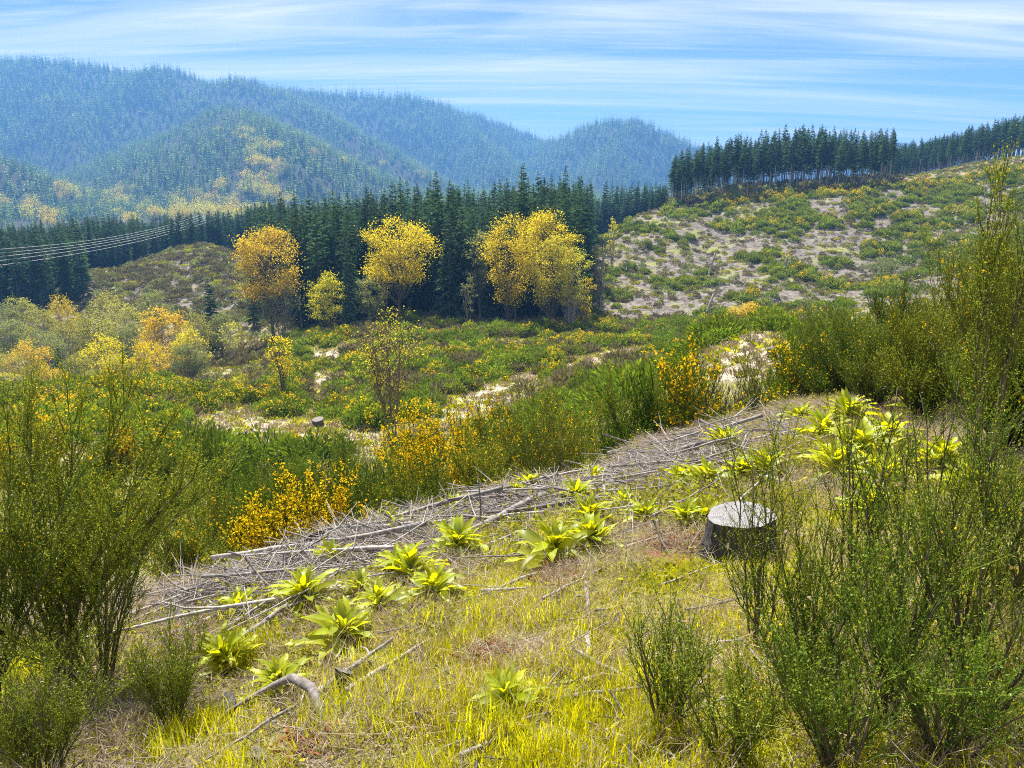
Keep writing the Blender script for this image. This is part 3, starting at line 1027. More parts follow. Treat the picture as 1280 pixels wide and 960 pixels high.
# yellow broadleaved trees on the mountain's foot and spur
farm = [broadleaf(300 + i, 16, 17, .12, 26, 22, 1.15, 1, m, cl_r=2.3) for i, m in enumerate(['maple', 'lime', 'alder', 'amber', 'lime'])]
spots = []
for (u0, v0, u1, v1, k, su, sv) in [(300, 158, 345, 225, 34, 14, 8), (75, 235, 200, 262, 34, 16, 7), (290, 236, 382, 250, 22, 10, 6), (215, 250, 300, 258, 16, 14, 6), (0, 255, 60, 275, 14, 16, 8), (470, 205, 560, 214, 14, 12, 5), (140, 268, 380, 268, 26, 20, 4), (355, 165, 440, 205, 10, 10, 6)]:
    for i in range(k):
        f = g.random()
        spots.append((u0 + (u1 - u0) * f + g.normal(0, su), v0 + (v1 - v0) * f + g.normal(0, sv)))
for i, (u, v) in enumerate(spots):
    p = hit(u, v + 6, 700)
    if p[1] > 3000:
        continue
    m = farm[g.integers(5)]
    mw_ = 'in the valley at the foot of the hazy mountain' if v > 228 else 'up on the face of the hazy mountain spur' if u < 460 else 'low on the hazy middle mountain'
    thing('broadleaf_tree', [('trunk', m[0]), ('crown', m[1])], p, g.random() * 6.28, g.uniform(.65, 1.1) * (1.15 if p[1] < 1300 else 1), 'pale yellow broadleaf tree ' + mw_, 'tree', 'yellow trees ' + mw_)

# ------------------------------------------------------------------ conifer woods of the middle distance
g = np.random.default_rng(12)
dense = [conifer(400 + i, 25, rd, bs, 25, 7, dr, 'needle', 'bark', 6) for i, (rd, bs, dr) in enumerate([(4.2, .08, .22), (3.8, .12, .3), (4.6, .10, .18), (3.5, .15, .28), (4.3, .2, .25), (3.9, .06, .35)])]
bare = [conifer(420 + i, 23, rd, bs, 19, 7, dr, 'needle', 'palebark', 6, tr=.0085, gap=.12) for i, (rd, bs, dr) in enumerate([(3.3, .44, .15), (3.0, .50, .22), (3.5, .40, .2), (2.9, .54, .1), (3.2, .34, .25)])]
X, Y = grid_pts(-330, 330, 138, 430, 4.2, g, .9)
Z = ground(X, Y)
U, Vp = project(np.stack([X, Y, Z], -1))
kind = wood_zone(X, Y, Z)
sel = kind >= 0
sel &= visible(X, Y, Z + 27)
X, Y, Z, U, kind = X[sel], Y[sel], Z[sel], U[sel], kind[sel]
KINDS = {
    0: (dense, (.86, 1.16), 130, 'dark green conifer in the dense wood behind the yellow maples', 'dense conifer wood behind the maples'),
    1: (dense, (.80, 1.06), 50, 'dark green conifer in the wood below the power lines', 'conifer wood below the power lines'),
    2: (bare, (.82, 1.15), 85, 'tall conifer with long bare pale trunk in the row above the clearcut', 'bare-trunked conifers above the clearcut'),
    3: (bare, (.78, 1.02), 25, 'mid green conifer of the plantation on the rising skyline beyond the clearcut', 'plantation conifers on the rising skyline'),
}
for k, (pool, (s0, s1), cap, lab, grp) in KINDS.items():
    i = np.where(kind == k)[0]
    i = i[np.argsort(Y[i])]
    s = g.uniform(s0, s1, len(i))
    if k == 2:   # the front rank stands a little open
        s *= np.where(g.random(len(i)) < .25, .8, 1)
    tops = {0: ([300, 380, 420, 480, 560, 640, 700, 760, 840], [258, 250, 244, 232, 224, 219, 221, 227, 230]), 1: ([-100, 0, 100, 200, 300, 380], [296, 288, 272, 267, 261, 250]),
            2: ([835, 850, 885, 939, 975, 1000, 1032, 1065, 1108], [194, 186, 175, 167, 159, 155, 159, 166, 162]), 3: ([1090, 1144, 1180, 1208, 1252, 1280, 1400], [180, 174, 167, 157, 146, 142, 130])}[k]
    vt_ = np.interp(U[i], *tops)
    dz_ = np.array([ray(640, v_)[2] / ray(640, v_)[1] for v_ in vt_])
    room = (dz_ * Y[i] - Z[i]) / (23.0 if k > 1 else 25.0)
    s = np.clip(np.minimum(s, room * np.where(g.random(len(i)) < .3, g.uniform(.97, 1.07, len(i)), g.uniform(.72, .97, len(i)))), .3, 1.5)
    pick = g.integers(0, len(pool), len(i))
    for c, j in enumerate(i[:cap]):
        m = pool[pick[c]]
        uj = U[j]
        if k == 0:
            w_ = 'behind the orange-gold maple' if uj < 420 else 'behind the lone bright yellow maple' if uj < 545 else 'behind the broad grey-green conifer' if uj < 612 else 'behind the yellow maple cluster' if uj < 735 else 'bordering the corner of the clearcut'
            lab, grp = 'dark green conifer in the dense wood ' + w_, 'dense wood ' + w_
        elif k == 1:
            w_ = 'bordering the alder hollow' if uj < 112 else 'behind the brown knoll'
            lab, grp = 'dark green conifer of the wood under the power cables, ' + w_, 'wood under the cables ' + w_
        elif k == 2:
            w_ = 'by the dense wood' if uj < 915 else 'tall middle stretch' if uj < 1050 else 'next to the plantation'
            lab, grp = 'tall bare-trunked conifer of the row above the clearcut, ' + w_, 'bare-trunked row ' + w_
        thing('conifer_tree', [('trunk', m[0]), ('crown', m[1])], (X[j], Y[j], Z[j] - .2), g.random() * 6.28, (s[c], s[c], s[c] * g.uniform(.93, 1.07)), lab, 'tree', grp, tilt=(g.normal(0, .012), g.normal(0, .012)))
    j = i[cap:]
    if len(j):
        allm = [me for pr in pool for me in pr]
        m2 = len(j)
        pk = pick[cap:]
        P = np.stack([X[j], Y[j], Z[j] - .2], -1)
        rt = zrot(m2, .012, g)
        scatter(['conifer_wood', 'conifer_wood_below_lines', 'conifer_wood_above_clearcut', 'conifer_plantation'][k], np.concatenate([P, P]), np.concatenate([rt, rt]), np.concatenate([s[cap:], s[cap:]]), allm,
                np.concatenate([pk * 2, pk * 2 + 1]), ['deeper ranks of the dense conifer wood behind the maples', 'deeper ranks of the conifer wood below the power lines', 'deeper ranks of the bare-trunked conifers above the clearcut', 'deeper ranks of the conifer plantation on the rising skyline'][k], 'forest')
    print('kind', k, len(i))


def stand_at(u, vbase, Y):
    """ground point in the direction of a photo column at forward distance Y"""
    for _ in range(4):
        p = at(u, vbase, Y)
        vbase = float(project(np.array((p[0], Y, gz(p[0], Y))))[1])
    return np.array((p[0], Y, gz(p[0], Y)))


def height_to(p, vtop):
    dx, dy, dz = ray(640, vtop)
    return dz / dy * p[1] - p[2]


# single conifers in front of the wood
for (u, vt, Yd, w, dr, mt, lab) in [
        (562, 262, 141, 5.2, .35, 'needle_blue', 'broad grey-green conifer between the two big yellow maples'),
        (438, 305, 134, 3.3, .5, 'needle_blue', 'narrow dark spire-shaped conifer beside the pale yellow tree'),
        (268, 348, 150, 5.6, .5, 'needle', 'dark drooping conifer at the foot of the brown knoll'),
        (80, 432, 112, 2.6, .45, 'needle', 'slim ragged dark conifer among the yellow alders'),
        (318, 300, 165, 3.5, .3, 'needle', 'dark conifer close behind the orange maple'),
        (610, 296, 146, 4.0, .4, 'needle_blue', 'grey-green conifer partly hidden behind the tall maple cluster'),
        (400, 300, 150, 3.6, .35, 'needle_blue', 'pale-tipped young conifer behind the pale yellow tree'),
        (470, 340, 143, 3.2, .35, 'needle_blue', 'short young conifer under the bright yellow maple')]:
    p = stand_at(u, 400, Yd)
    h = height_to(p, vt)
    m = conifer(int(u) + 7, h, w / 2 * 1.25, .06, 26, 7, dr, mt, 'bark', 6)
    thing('conifer_tree', [('trunk', m[0]), ('crown', m[1])], p, random.random() * 6, 1, lab, 'tree')

# broadleaved trees: column, row of the top, distance, crown width px, crown base, clumps, leaves, size, stems, leaf, label
TREES = [
    (343, 283, 138, 84, .28, 92, 95, .34, 1, 'amber', 'bark', 'round orange-gold maple at the edge of the dark wood'),
    (500, 274, 138, 80, .28, 95, 100, .34, 1, 'maple', 'bark', 'bright yellow round maple standing alone before the dark wood'),
    (640, 270, 134, 66, .16, 92, 85, .32, 2, 'maple', 'bark', 'tallest bright yellow maple with bare trunk in the cluster'),
    (684, 264, 141, 62, .35, 80, 95, .34, 1, 'maple', 'bark', 'yellow domed maple behind the others in the cluster'),
    (690, 296, 132, 56, .20, 74, 80, .32, 1, 'lime', 'bark', 'yellow-topped maple with greenish lower crown in the cluster'),
    (714, 310, 131, 46, .12, 60, 52, .28, 3, 'lime', 'palebark', 'thin many-stemmed yellow tree at the edge of the maple cluster'),
    (733, 345, 130, 18, .05, 26, 22, .34, 2, 'maple', 'palebark', 'small leaning yellow tree beside the clearcut'),
    (410, 341, 133, 46, .15, 58, 62, .30, 3, 'lime', 'bark', 'pale yellow upright tree beside the dark spire conifer'),
    (468, 342, 139, 42, .05, 60, 40, .40, 2, 'sage', 'bark', 'olive green bushy tree under the bright yellow maple'),
    (352, 352, 135, 52, .10, 60, 20, .36, 3, 'sage', 'palebark', 'thinly leafed grey-green tree below the orange maple'),
    (586, 345, 132, 20, .1, 26, 18, .34, 2, 'sage', 'palebark', 'small thin grey tree before the broad conifer'),
    (600, 290, 143, 34, .3, 50, 34, .40, 1, 'sage', 'bark', 'grey-green leafy tree behind the tall maple cluster'),
    (604, 288, 150, 26, .6, 20, 20, .40, 1, 'amber', 'bark', 'small orange-tipped tree behind the grey-green leafy one'),
    (748, 290, 150, 26, .1, 40, 16, .36, 3, 'heath', 'palebark', 'bare brownish tree at the corner of wood and clearcut'),
    (765, 268, 190, 16, .1, 30, 22, .4, 2, 'lime', 'palebark', 'small pale yellow tree at the top corner of the clearcut'),
    (355, 414, 74, 38, .22, 46, 20, .22, 3, 'maple', 'stem', 'slender yellow young tree on the pale clearing'),
    (292, 404, 122, 34, .2, 36, 12, .34, 4, 'alder', 'palebark', 'almost bare pale-stemmed tree beside the drooping conifer'),
    (183, 428, 84, 26, .15, 40, 20, .24, 3, 'maple', 'palebark', 'slim golden young tree at the edge of the flowering broom'),
    (934, 380, 128, 40, .0, 60, 34, .32, 5, 'amber', 'stem', 'rounded tan bush below the clearcut'),
    (1112, 325, 172, 46, .0, 50, 26, .4, 4, 'sage', 'stem', 'pale sage round bush on the clearcut slope'),
    (1200, 262, 215, 30, .0, 40, 26, .4, 4, 'alder', 'stem', 'pale olive bush high on the clearcut slope'),
]
for i, (u, vt, Yd, wpx, bs, cl, lv, ls, st, lm, bk, lab) in enumerate(TREES):
    p = stand_at(u, 405, Yd)
    h = height_to(p, vt)
    wd = wpx * Yd / FOCAL
    m = broadleaf(500 + i, h, wd, bs, cl, lv, ls, st, lm, bk)
    thing('broadleaf_tree' if 'bush' not in lab else 'leafy_bush', [('trunk', m[0]), ('crown', m[1])], p, i * 1.3, 1, lab, 'tree' if 'bush' not in lab else 'bush')
# the sparse young alder on the near field
p = stand_at(490, 545, 50)
m = broadleaf(560, height_to(p, 388), 4.8, .30, 80, 15, .15, 4, 'lime', 'stem', shell=.2, cl_r=.40)
thing('broadleaf_tree', [('trunk', m[0]), ('crown', m[1])], p, .4, 1, 'tall sparse yellow young tree with several bare stems in the broom field', 'tree')

# alder thicket in the hollow
ALD = [(42, 424, 118, 52, 'amber'), (95, 398, 135, 50, 'alder'), (58, 384, 150, 46, 'alder'), (136, 416, 112, 58, 'maple'), (122, 388, 140, 48, 'alder'), (212, 382, 118, 58, 'amber'),
       (240, 410, 112, 40, 'lime'), (14, 440, 112, 44, 'alder'), (160, 376, 150, 54, 'alder'), (20, 398, 140, 44, 'sage'), (84, 366, 165, 30, 'amber'), (236, 430, 108, 48, 'sage'), (62, 455, 100, 32, 'amber'),
       (102, 440, 106, 42, 'alder'), (4, 466, 98, 44, 'lime'), (170, 402, 128, 44, 'sage'), (196, 425, 108, 40, 'amber'), (150, 440, 104, 44, 'lime'), (30, 470, 96, 46, 'sage'), (118, 462, 98, 34, 'alder'),
       (-30, 420, 125, 60, 'alder'), (-40, 460, 100, 50, 'amber'), (60, 410, 128, 46, 'sage'), (250, 388, 135, 40, 'alder'), (200, 360, 155, 34, 'sage'), (140, 362, 165, 40, 'alder'), (30, 370, 175, 40, 'alder'), (280, 390, 140, 34, 'sage'), (0, 375, 170, 40, 'sage')]
ANAME = {'amber': ('orange-gold rounded tree in the hollow before the dark wood', 'orange-gold trees in the hollow'), 'alder': ('pale olive alder in the thicket of the hollow', 'pale olive alders in the hollow'),
         'maple': ('bright yellow bushy tree in the thicket of the hollow', None), 'lime': ('yellow-green tree in the thicket of the hollow', 'yellow-green trees in the hollow'), 'sage': ('grey-green leafy tree in the thicket of the hollow', 'grey-green trees in the hollow')}
av = {}
for i, (u, vt, Yd, wpx, lm) in enumerate(ALD):
    key = (lm, i % 2)
    if key not in av:
        av[key] = broadleaf(600 + len(av) * 3, 12, 8.2, .08, 80, 46, .34, 3, lm, 'palebark', cl_r=.60)
    m = av[key]
    p = stand_at(u, 460, Yd)
    h = height_to(p, vt)
    wd = wpx * Yd / FOCAL
    thing('alder_tree', [('trunk', m[0]), ('crown', m[1])], p, i * 2.1, (wd / 7.4, wd / 7.4, h / 12.5), ANAME[lm][0], 'tree', ANAME[lm][1])

# ------------------------------------------------------------------ power line over the wood
pp = stand_at(274, 290, 318)
PH = height_to(pp, 264)
for k, dx in enumerate((-1.6, 1.6)):
    pass
mb = MB()
pole_parts = []
for dx in (-1.7, 1.7):
    q = MB(); q.tube(np.array([[dx, 0, -1], [dx, 0, PH / 2], [dx, 0, PH]]), [.26, .22, .18], 8, .5)
    pole_parts.append(('post', q.mesh('pole_post', MAT['palebark'], True)))
q = MB(); q.tube(np.array([[-5.5, 0, PH - 1.4], [0, 0, PH - 1.4], [5.5, 0, PH - 1.4]]), .16, 6, .5)
pole_parts.append(('crossarm', q.mesh('pole_crossarm', MAT['palebark'])))
for sx in (-1, 1):
    q = MB(); q.tube(np.array([[-1.7 * sx, 0, PH - 8], [0, 0, PH - 5.6], [1.7 * sx, 0, PH - 3.2]]), .09, 6, .5)
    pole_parts.append(('brace', q.mesh('pole_brace', MAT['palebark'])))
thing('power_pole', pole_parts, pp, .5, 1, 'wooden double-post power pole standing at the brown knoll', 'pole')
mw, t = new_mat('wire_aluminium')
pr = N(t, 'ShaderNodeBsdfPrincipled'); pr.inputs['Base Color'].default_value = (.62, .62, .60, 1); pr.inputs['Roughness'].default_value = .45; pr.inputs['Metallic'].default_value = .6
nz = N(t, 'ShaderNodeTexNoise'); nz.inputs['Scale'].default_value = 2
t.links.new(math_node(t, 'ADD', math_node(t, 'MULTIPLY', nz.outputs[0], .2), .35), pr.inputs['Roughness'])
o_ = N(t, 'ShaderNodeOutputMaterial'); t.links.new(pr.outputs[0], o_.inputs[0])
for k, (ox, vz, oz, wl) in enumerate([(-5.2, 303, -1.6, 'topmost'), (-2.6, 309, -1.6, 'second'), (0, 314, -1.6, 'third'), (2.6, 320, -1.6, 'fourth'), (5.2, 327, -1.6, 'lowest')]):
    a_ = pp + np.array([ox * .88, ox * .48, PH + oz + .2])
    b_ = at(-60, vz + 12, 150)
    tt = np.linspace(0, 1, 25)
    pts = a_[None] * (1 - tt[:, None]) + b_[None] * tt[:, None]
    pts[:, 2] -= 5.0 * 4 * tt * (1 - tt) * .5
    q = MB(); q.tube(pts, .032, 5, .5)
    tag(link('power_cable', q.mesh('power_cable', mw, True)), 'thin grey power cable strung over the wood, %s of five' % wl, 'cable')

# ------------------------------------------------------------------ sticks
def stick_mesh(seed, L, r, bend=.08, side=2, mat='greystick', n=5, segs=7, fork=.35):
    g = np.random.default_rng(seed)
    q = MB()
    t = np.linspace(0, 1, segs)
    y_ = np.cumsum(g.normal(0, bend * L / segs, segs)); z_ = np.cumsum(g.normal(0, bend * .35 * L / segs, segs))
    y_ -= y_[0] + (y_[-1] - y_[0]) * t; z_ = np.abs(z_ - z_[0])
    pts = np.column_stack([(t - .5) * L, y_, z_])
    q.tube(pts, r * (1 - .65 * t), n, .5, True, .35, g)
    for s in range(side):
        i = g.integers(1, segs - 1)
        d = unit(np.array([g.uniform(.4, 1), g.normal(0, .8), g.uniform(-.05, .4)]))
        l = L * fork * g.uniform(.4, 1)
        p0 = pts[i]
        p1 = p0 + d * l * .5 + g.normal(0, .03 * l, 3)
        p2 = p1 + unit(d + g.normal(0, .3, 3)) * l * .5
        q.tube(np.array([p0, p1, p2]), [r * .45, r * .32, r * .1], 4, .5)
    return q.mesh('fallen_branch', MAT[mat], True)


STK = [stick_mesh(700 + i, 1.0, rr, bd, sd, mt) for i, (rr, bd, sd, mt) in enumerate([(.010, .10, 2, 'greystick'), (.014, .07, 1, 'greystick'), (.008, .14, 3, 'greystick'), (.011, .09, 0, 'greystick'), (.016, .06, 1, 'darkstick'), (.009, .12, 2, 'greystick'), (.012, .16, 2, 'darkstick'), (.010, .05, 0, 'greystick')])]


def lay(name, me, x, y, ang, L, lift, label, cat, group=None, th=1.0, tilt=0.0):
    dx, dy = math.cos(ang) * L / 2, math.sin(ang) * L / 2
    za, zb = gz(x - dx, y - dy), gz(x + dx, y + dy)
    pitch = -math.atan2(zb - za, L) - tilt
    z_ = max((za + zb) / 2, gz(x, y)) + lift
    return tag(link(name, me, None, (x, y, z_), (0, pitch, ang), (L, L * th, L * th)), label, cat, group)


# slash band along the brow, as a polyline on the ground
BAND = [(205, 760, 30), (300, 728, 32), (400, 698, 34), (500, 674, 30), (600, 650, 28), (700, 618, 30), (790, 588, 34), (880, 556, 40), (960, 535, 38), (1015, 522, 26)]
bu = np.array([b[0] for b in BAND]); bv = np.array([b[1] for b in BAND]); bw = np.array([b[2] for b in BAND])


def band_pt(g):
    u = g.uniform(215, 1010)
    clump = vnoise(u / 38, 3.3, 5)
    while g.random() > .25 + 1.1 * clump:
        u = g.uniform(215, 1010); clump = vnoise(u / 38, 3.3, 5)
    v = np.interp(u, bu, bv) + (vnoise(u / 55, 8.1, 6) - .5) * 26 + (g.normal(0, .5) if g.random() < .75 else abs(g.normal(0, 1.3))) * np.interp(u, bu, bw)
    return hit(u, v, .8, 20), u


def hw(u):
    return 'around the small grey stump' if u < 480 else 'around the upright dead stalk' if u < 680 else 'behind the stump-side foxgloves' if u < 850 else 'at the top end under the dark broom'


g = np.random.default_rng(13)
BA = math.atan2(9, 9)     # heading of the brow
for i in range(230):
    p, u = band_pt(g)
    if p[1] > 17:
        continue
    L = g.uniform(.3, 1.0) ** 1.5 * 2.0 * (1 + .03 * p[1])
    a = R(34) + 1.7 * (vnoise(u / 45, 1.7, 9) - .5) + g.normal(0, .5) + (math.pi if g.random() < .5 else 0)
    lay('fallen_branch', STK[g.integers(8)], p[0], p[1], a, L, g.uniform(.01, .16), 'thin grey dead branch in the slash heap ' + hw(u), 'branch', 'dead branches ' + hw(u), g.uniform(.5, 1.3), g.normal(0, .07))
# twig mass of the heap
tw = [stick_mesh(740 + i, 1.0, .0065, .2, 3, 'greystick', 4, 5) for i in range(4)] + [stick_mesh(750, 1.0, .012, .1, 1, 'darkstick', 4, 4)]
P, RT, SC = [], [], []
for i in range(5200):
    p, u = band_pt(g)
    if p[1] > 18:
        continue
    P.append(p + [0, 0, g.uniform(.0, .12)]); RT.append((g.normal(0, .12), g.normal(0, .12) - .02, R(34) + g.normal(0, 1.5) + (math.pi if g.random() < .5 else 0))); SC.append(g.uniform(.12, .6) * g.choice([.6, 1, 1, 1.7]) * (1 + .03 * p[1]))
scatter('slash_twigs', P, RT, SC, tw, g.integers(0, 5, len(P)), 'tangle of small grey twigs in the slash heap along the brow', 'twigs')


def lay_px(name, u0, v0, u1, v1, seed, r, label, bend=.06, side=1, mat='greystick', lift=.03, cat='branch'):
    a_, b_ = hit(u0, v0, .8, 25), hit(u1, v1, .8, 25)
    L = float(np.linalg.norm(b_ - a_))
    c = (a_ + b_) / 2
    me = stick_mesh(seed, 1.0, r / L, bend, side, mat, 7, 10, .3)
    ang = math.atan2(b_[1] - a_[1], b_[0] - a_[0])
    hz = math.hypot(b_[0] - a_[0], b_[1] - a_[1])
    return tag(link(name, me, None, (c[0], c[1], c[2] + lift + r * .5), (0, -math.atan2(b_[2] - a_[2], hz), ang), L), label, cat)


LOGS = [
    (305, 798, 355, 752, .028, 'greystick', 'short stout pale branch across the red rotten patch'),
    (395, 875, 492, 806, .020, 'greystick', 'straight pale branch lying behind the small broken stub'),
    (432, 872, 548, 800, .018, 'greystick', 'long thin straight branch lying before the small broken stub'),
    (733, 735, 737, 795, .020, 'greystick', 'white curved branch pointing down the grassy slope'),
    (735, 800, 735, 860, .014, 'greystick', 'white broken branch end in dry grass below the white curved one'),
    (520, 905, 625, 862, .016, 'greystick', 'slender grey branch lying in the bright grass'),
    (727, 862, 760, 848, .018, 'greystick', 'short pale chunk of branch in the bright grass'),
    (575, 955, 640, 925, .016, 'greystick', 'grey branch half sunk in tall grass at the foot of the slope'),
    (590, 668, 700, 632, .030, 'darkstick', 'dark thick fallen pole along the edge of the slash heap'),
    (640, 660, 760, 612, .034, 'greystick', 'thick grey fallen pole bridging the slash heap'),
    (690, 690, 860, 640, .014, 'darkstick', 'thin dark branch leaning from the foxgloves towards the stump'),
    (745, 690, 870, 668, .018, 'greystick', 'thin pale branch on the grass between foxgloves and stump'),
    (705, 575, 790, 588, .016, 'greystick', 'bare pole jutting out of the heap towards the broom'),
    (806, 528, 860, 536, .022, 'greystick', 'pale broken pole end sticking out by the broom'),
    (330, 745, 470, 690, .026, 'greystick', 'long pale pole lying along the lower heap'),
    (330, 720, 420, 690, .022, 'darkstick', 'dark pole beside the small grey stump'),
    (600, 745, 660, 742, .016, 'greystick', 'short level branch before the largest foxglove'),
    (600, 715, 640, 708, .016, 'greystick', 'crooked little branch beside the largest foxglove'),
    (300, 762, 440, 742, .014, 'darkstick', 'thin dark branch below the long pale pole'),
    (225, 815, 300, 780, .014, 'greystick', 'thin branch lying over the red rotten patch'),
    (470, 780, 525, 762, .02, 'darkstick', 'dark short branch under the double foxglove'),
    (780, 690, 850, 668, .012, 'greystick', 'thin grey branch beside the red patch left of the stump'),
]
for i, (u0, v0, u1, v1, rr, mt, lab) in enumerate(LOGS):
    lay_px('fallen_branch', u0, v0, u1, v1, 800 + i, rr, lab, .07, 1 + i % 2, mt)
g = np.random.default_rng(16)
for i in range(64):
    u, v = g.uniform(230, 980), g.uniform(640, 940)
    if v < np.interp(u, bu, bv) + 30:
        continue
    p = hit(u, v, .8, 20)
    lay('fallen_branch', STK[g.integers(8)], p[0], p[1], g.random() * 6.28, g.uniform(.15, .75), g.uniform(.01, .05), 'short grey stick lying loose on the grassy slope below the heap', 'branch', 'loose sticks on the grassy slope', g.uniform(.7, 1.5), g.normal(0, .1))
# arched root-like branch
a_, b_, c_, d_ = hit(282, 905, .8, 12), hit(345, 884, .8, 12), hit(392, 893, .8, 12), hit(408, 918, .8, 12)
q = MB()
pts = np.array([a_ + [0, 0, .06], (a_ + b_) / 2 + [0, 0, .10], b_ + [0, 0, .13], (b_ + c_) / 2 + [0, 0, .19], c_ + [0, 0, .15], (c_ + d_) / 2 + [0, 0, .10], d_ + [0, 0, -.03]])
q.tube(pts - a_, [.008, .012, .016, .022, .024, .020, .014], 8, .5, True, .3, np.random.default_rng(3))
tag(link('fallen_branch', q.mesh('arched_branch', MAT['darkstick'], True), None, a_), 'dark arched root-like branch hooped over the grass', 'branch')
# upright dead stalks
for i, (u, v, vt, lab) in enumerate([(600, 668, 600, 'thin dead stalk standing upright in the slash heap'), (745, 840, 640, None)]):
    if lab is None:
        continue
    p = hit(u, v, .8, 25)
    q = MB(); h = .62
    q.tube(np.array([[0, 0, -.05], [.01, 0, h * .5], [-.015, .01, h]]), [.012, .009, .005], 5, .5)
    tag(link('dead_stalk', q.mesh('dead_stalk', MAT['darkstick'], True), None, p), lab, 'stalk')

# ------------------------------------------------------------------ stumps
def stump(seed, r, h, flare, tilt, cut='cut'):
    g = np.random.default_rng(seed)
    n, m = 72, 14
    V, F = [], []
    ph = g.random(4) * 6.28
    for i in range(m):
        t = i / (m - 1)
        for k in range(n):
            a = k / n * 6.283
            lob = .06 * math.sin(3 * a + ph[0]) + .05 * math.sin(5 * a + ph[1]) + .03 * math.sin(9 * a + ph[2]) + .03 * math.sin(23 * a + ph[3] + t * 2) + .022 * g.normal()
            rr = r * (1 + flare * (1 - t) ** 1.8 * (1 + 1.2 * lob / .1 * .4) + lob * (.5 + .5 * (1 - t)))
            V.append((math.cos(a) * rr, math.sin(a) * rr, -.15 + t * (h + .15) + (tilt * math.cos(a + .6) * r if t > .5 else 0) * t))
    for i in range(m - 1):
        for k in range(n):
            a, b = i * n + k, i * n + (k + 1) % n
            F += [(a, b, b + n), (a, b + n, a + n)]
    side = make_mesh('stump_bark', V, F, [MAT['stumpbark']], smooth=True)
    top = V[-n:]
    Vc, Fc = [], []
    c = np.mean(top, 0)
    for f in (1.0, .7, .35):
        for p in top:
            q_ = c + (np.array(p) - c) * f
            Vc.append((q_[0], q_[1], q_[2] + .004 + (g.normal(0, .002) if f < 1 else 0)))
    Vc.append(tuple(c + [0, 0, .006]))
    for i in range(2):
        for k in range(n):
            a, b = i * n + k, i * n + (k + 1) % n
            Fc += [(a, b, b + n), (a, b + n, a + n)]
    for k in range(n):
        Fc.append((2 * n + k, 2 * n + (k + 1) % n, 3 * n))
    return [('bark', side), ('cut_face', make_mesh('stump_cut', Vc, Fc, [MAT[cut]], smooth=True))]


p = hit(922, 693, .8, 20)
sr = 37 / FOCAL * np.linalg.norm(p)
thing('tree_stump', stump(5, sr, sr * 1.35, .38, .10), p, .4, 1, 'big grey sawn stump with dark bark among foxgloves and broom', 'stump')
for (u, v, wpx, hp, lab, sd) in [(395, 690, 24, 22, 'small grey sawn stump at the lower end of the slash heap', 6), (964, 446, 10, 11, 'little dark stump on the pale bare mound', 7), (398, 533, 13, 9, 'low dark stump on the pale clearing beside the broom', 8),
                                 (288, 896, 15, 20, 'small burnt stub beside the arched branch', 9), (326, 960, 16, 18, 'small dark stub at the bottom of the grassy slope', 10), (432, 862, 20, 24, 'small brown broken stub between two pale branches', 11)]:
    p = hit(u, v, .8, 200)
    d = np.linalg.norm(p)
    thing('tree_stump', stump(sd, wpx / 2 / FOCAL * d, hp / FOCAL * d, .2, .2 if d > 20 else .7, 'darkstick'), p, sd, 1, lab, 'stump')

# ------------------------------------------------------------------ broom of the middle distance
g = np.random.default_rng(14)
MG = [broom_mound(900 + i, h, w, 640, 0, 'broom', .34, .075) for i, (h, w) in enumerate([(1.5, 2.2), (1.8, 2.4), (1.2, 2.0), (1.6, 2.8)])]
MF = [broom_mound(910 + i, h, w, 600, fl, 'broom', .34, .075) for i, (h, w, fl) in enumerate([(1.5, 2.2, 60), (1.7, 2.4, 110), (1.3, 2.0, 40), (1.5, 2.6, 170)])]
NB = [broom_bush(920 + i, 1.6, 20, .62, 13, 6, 4, .035, .012, 'broom', fl, .24, .65, .1, .005, flower=.05, skirt=.4) for i, fl in enumerate([0, 0, .25, .5])]
MD = [broom_mound(950 + i, h, w, 560, 0, 'broom_dark', .4, .09) for i, (h, w) in enumerate([(1.3, 2.0), (1.6, 2.2), (1.1, 2.4), (1.5, 2.0)])]
X, Y = grid_pts(-150, 130, 7.5, 140, 1.25, g, .95)
Z = ground(X, Y)
U, Vp = project(np.stack([X, Y, Z], -1))
rr_ = np.hypot(X, Y)
crest_y = np.interp(U, [c[0] for c in CREST], [c[1] for c in CREST])
ok = (U > -90) & (U < 1060) & (Y > crest_y + 2.2) & ~clear_mask(X, Y, Z) & ~clear_mask(X, Y, Z + .6, 12) & ~(clear_mask(X, Y, Z + 1.3, 14) & (g.random(len(X)) < .8))
ok &= ~((U < 330) & (Y > 92) & (U < 330)) & visible(X, Y, Z + 1.4)
patch = fbm(X / 7, Y / 7, 3, 51)
ok &= g.random(len(X)) < np.clip(.30 + 2.4 * (patch - .46), .03, .75) * np.where(Y < 42, .45, 1.0)
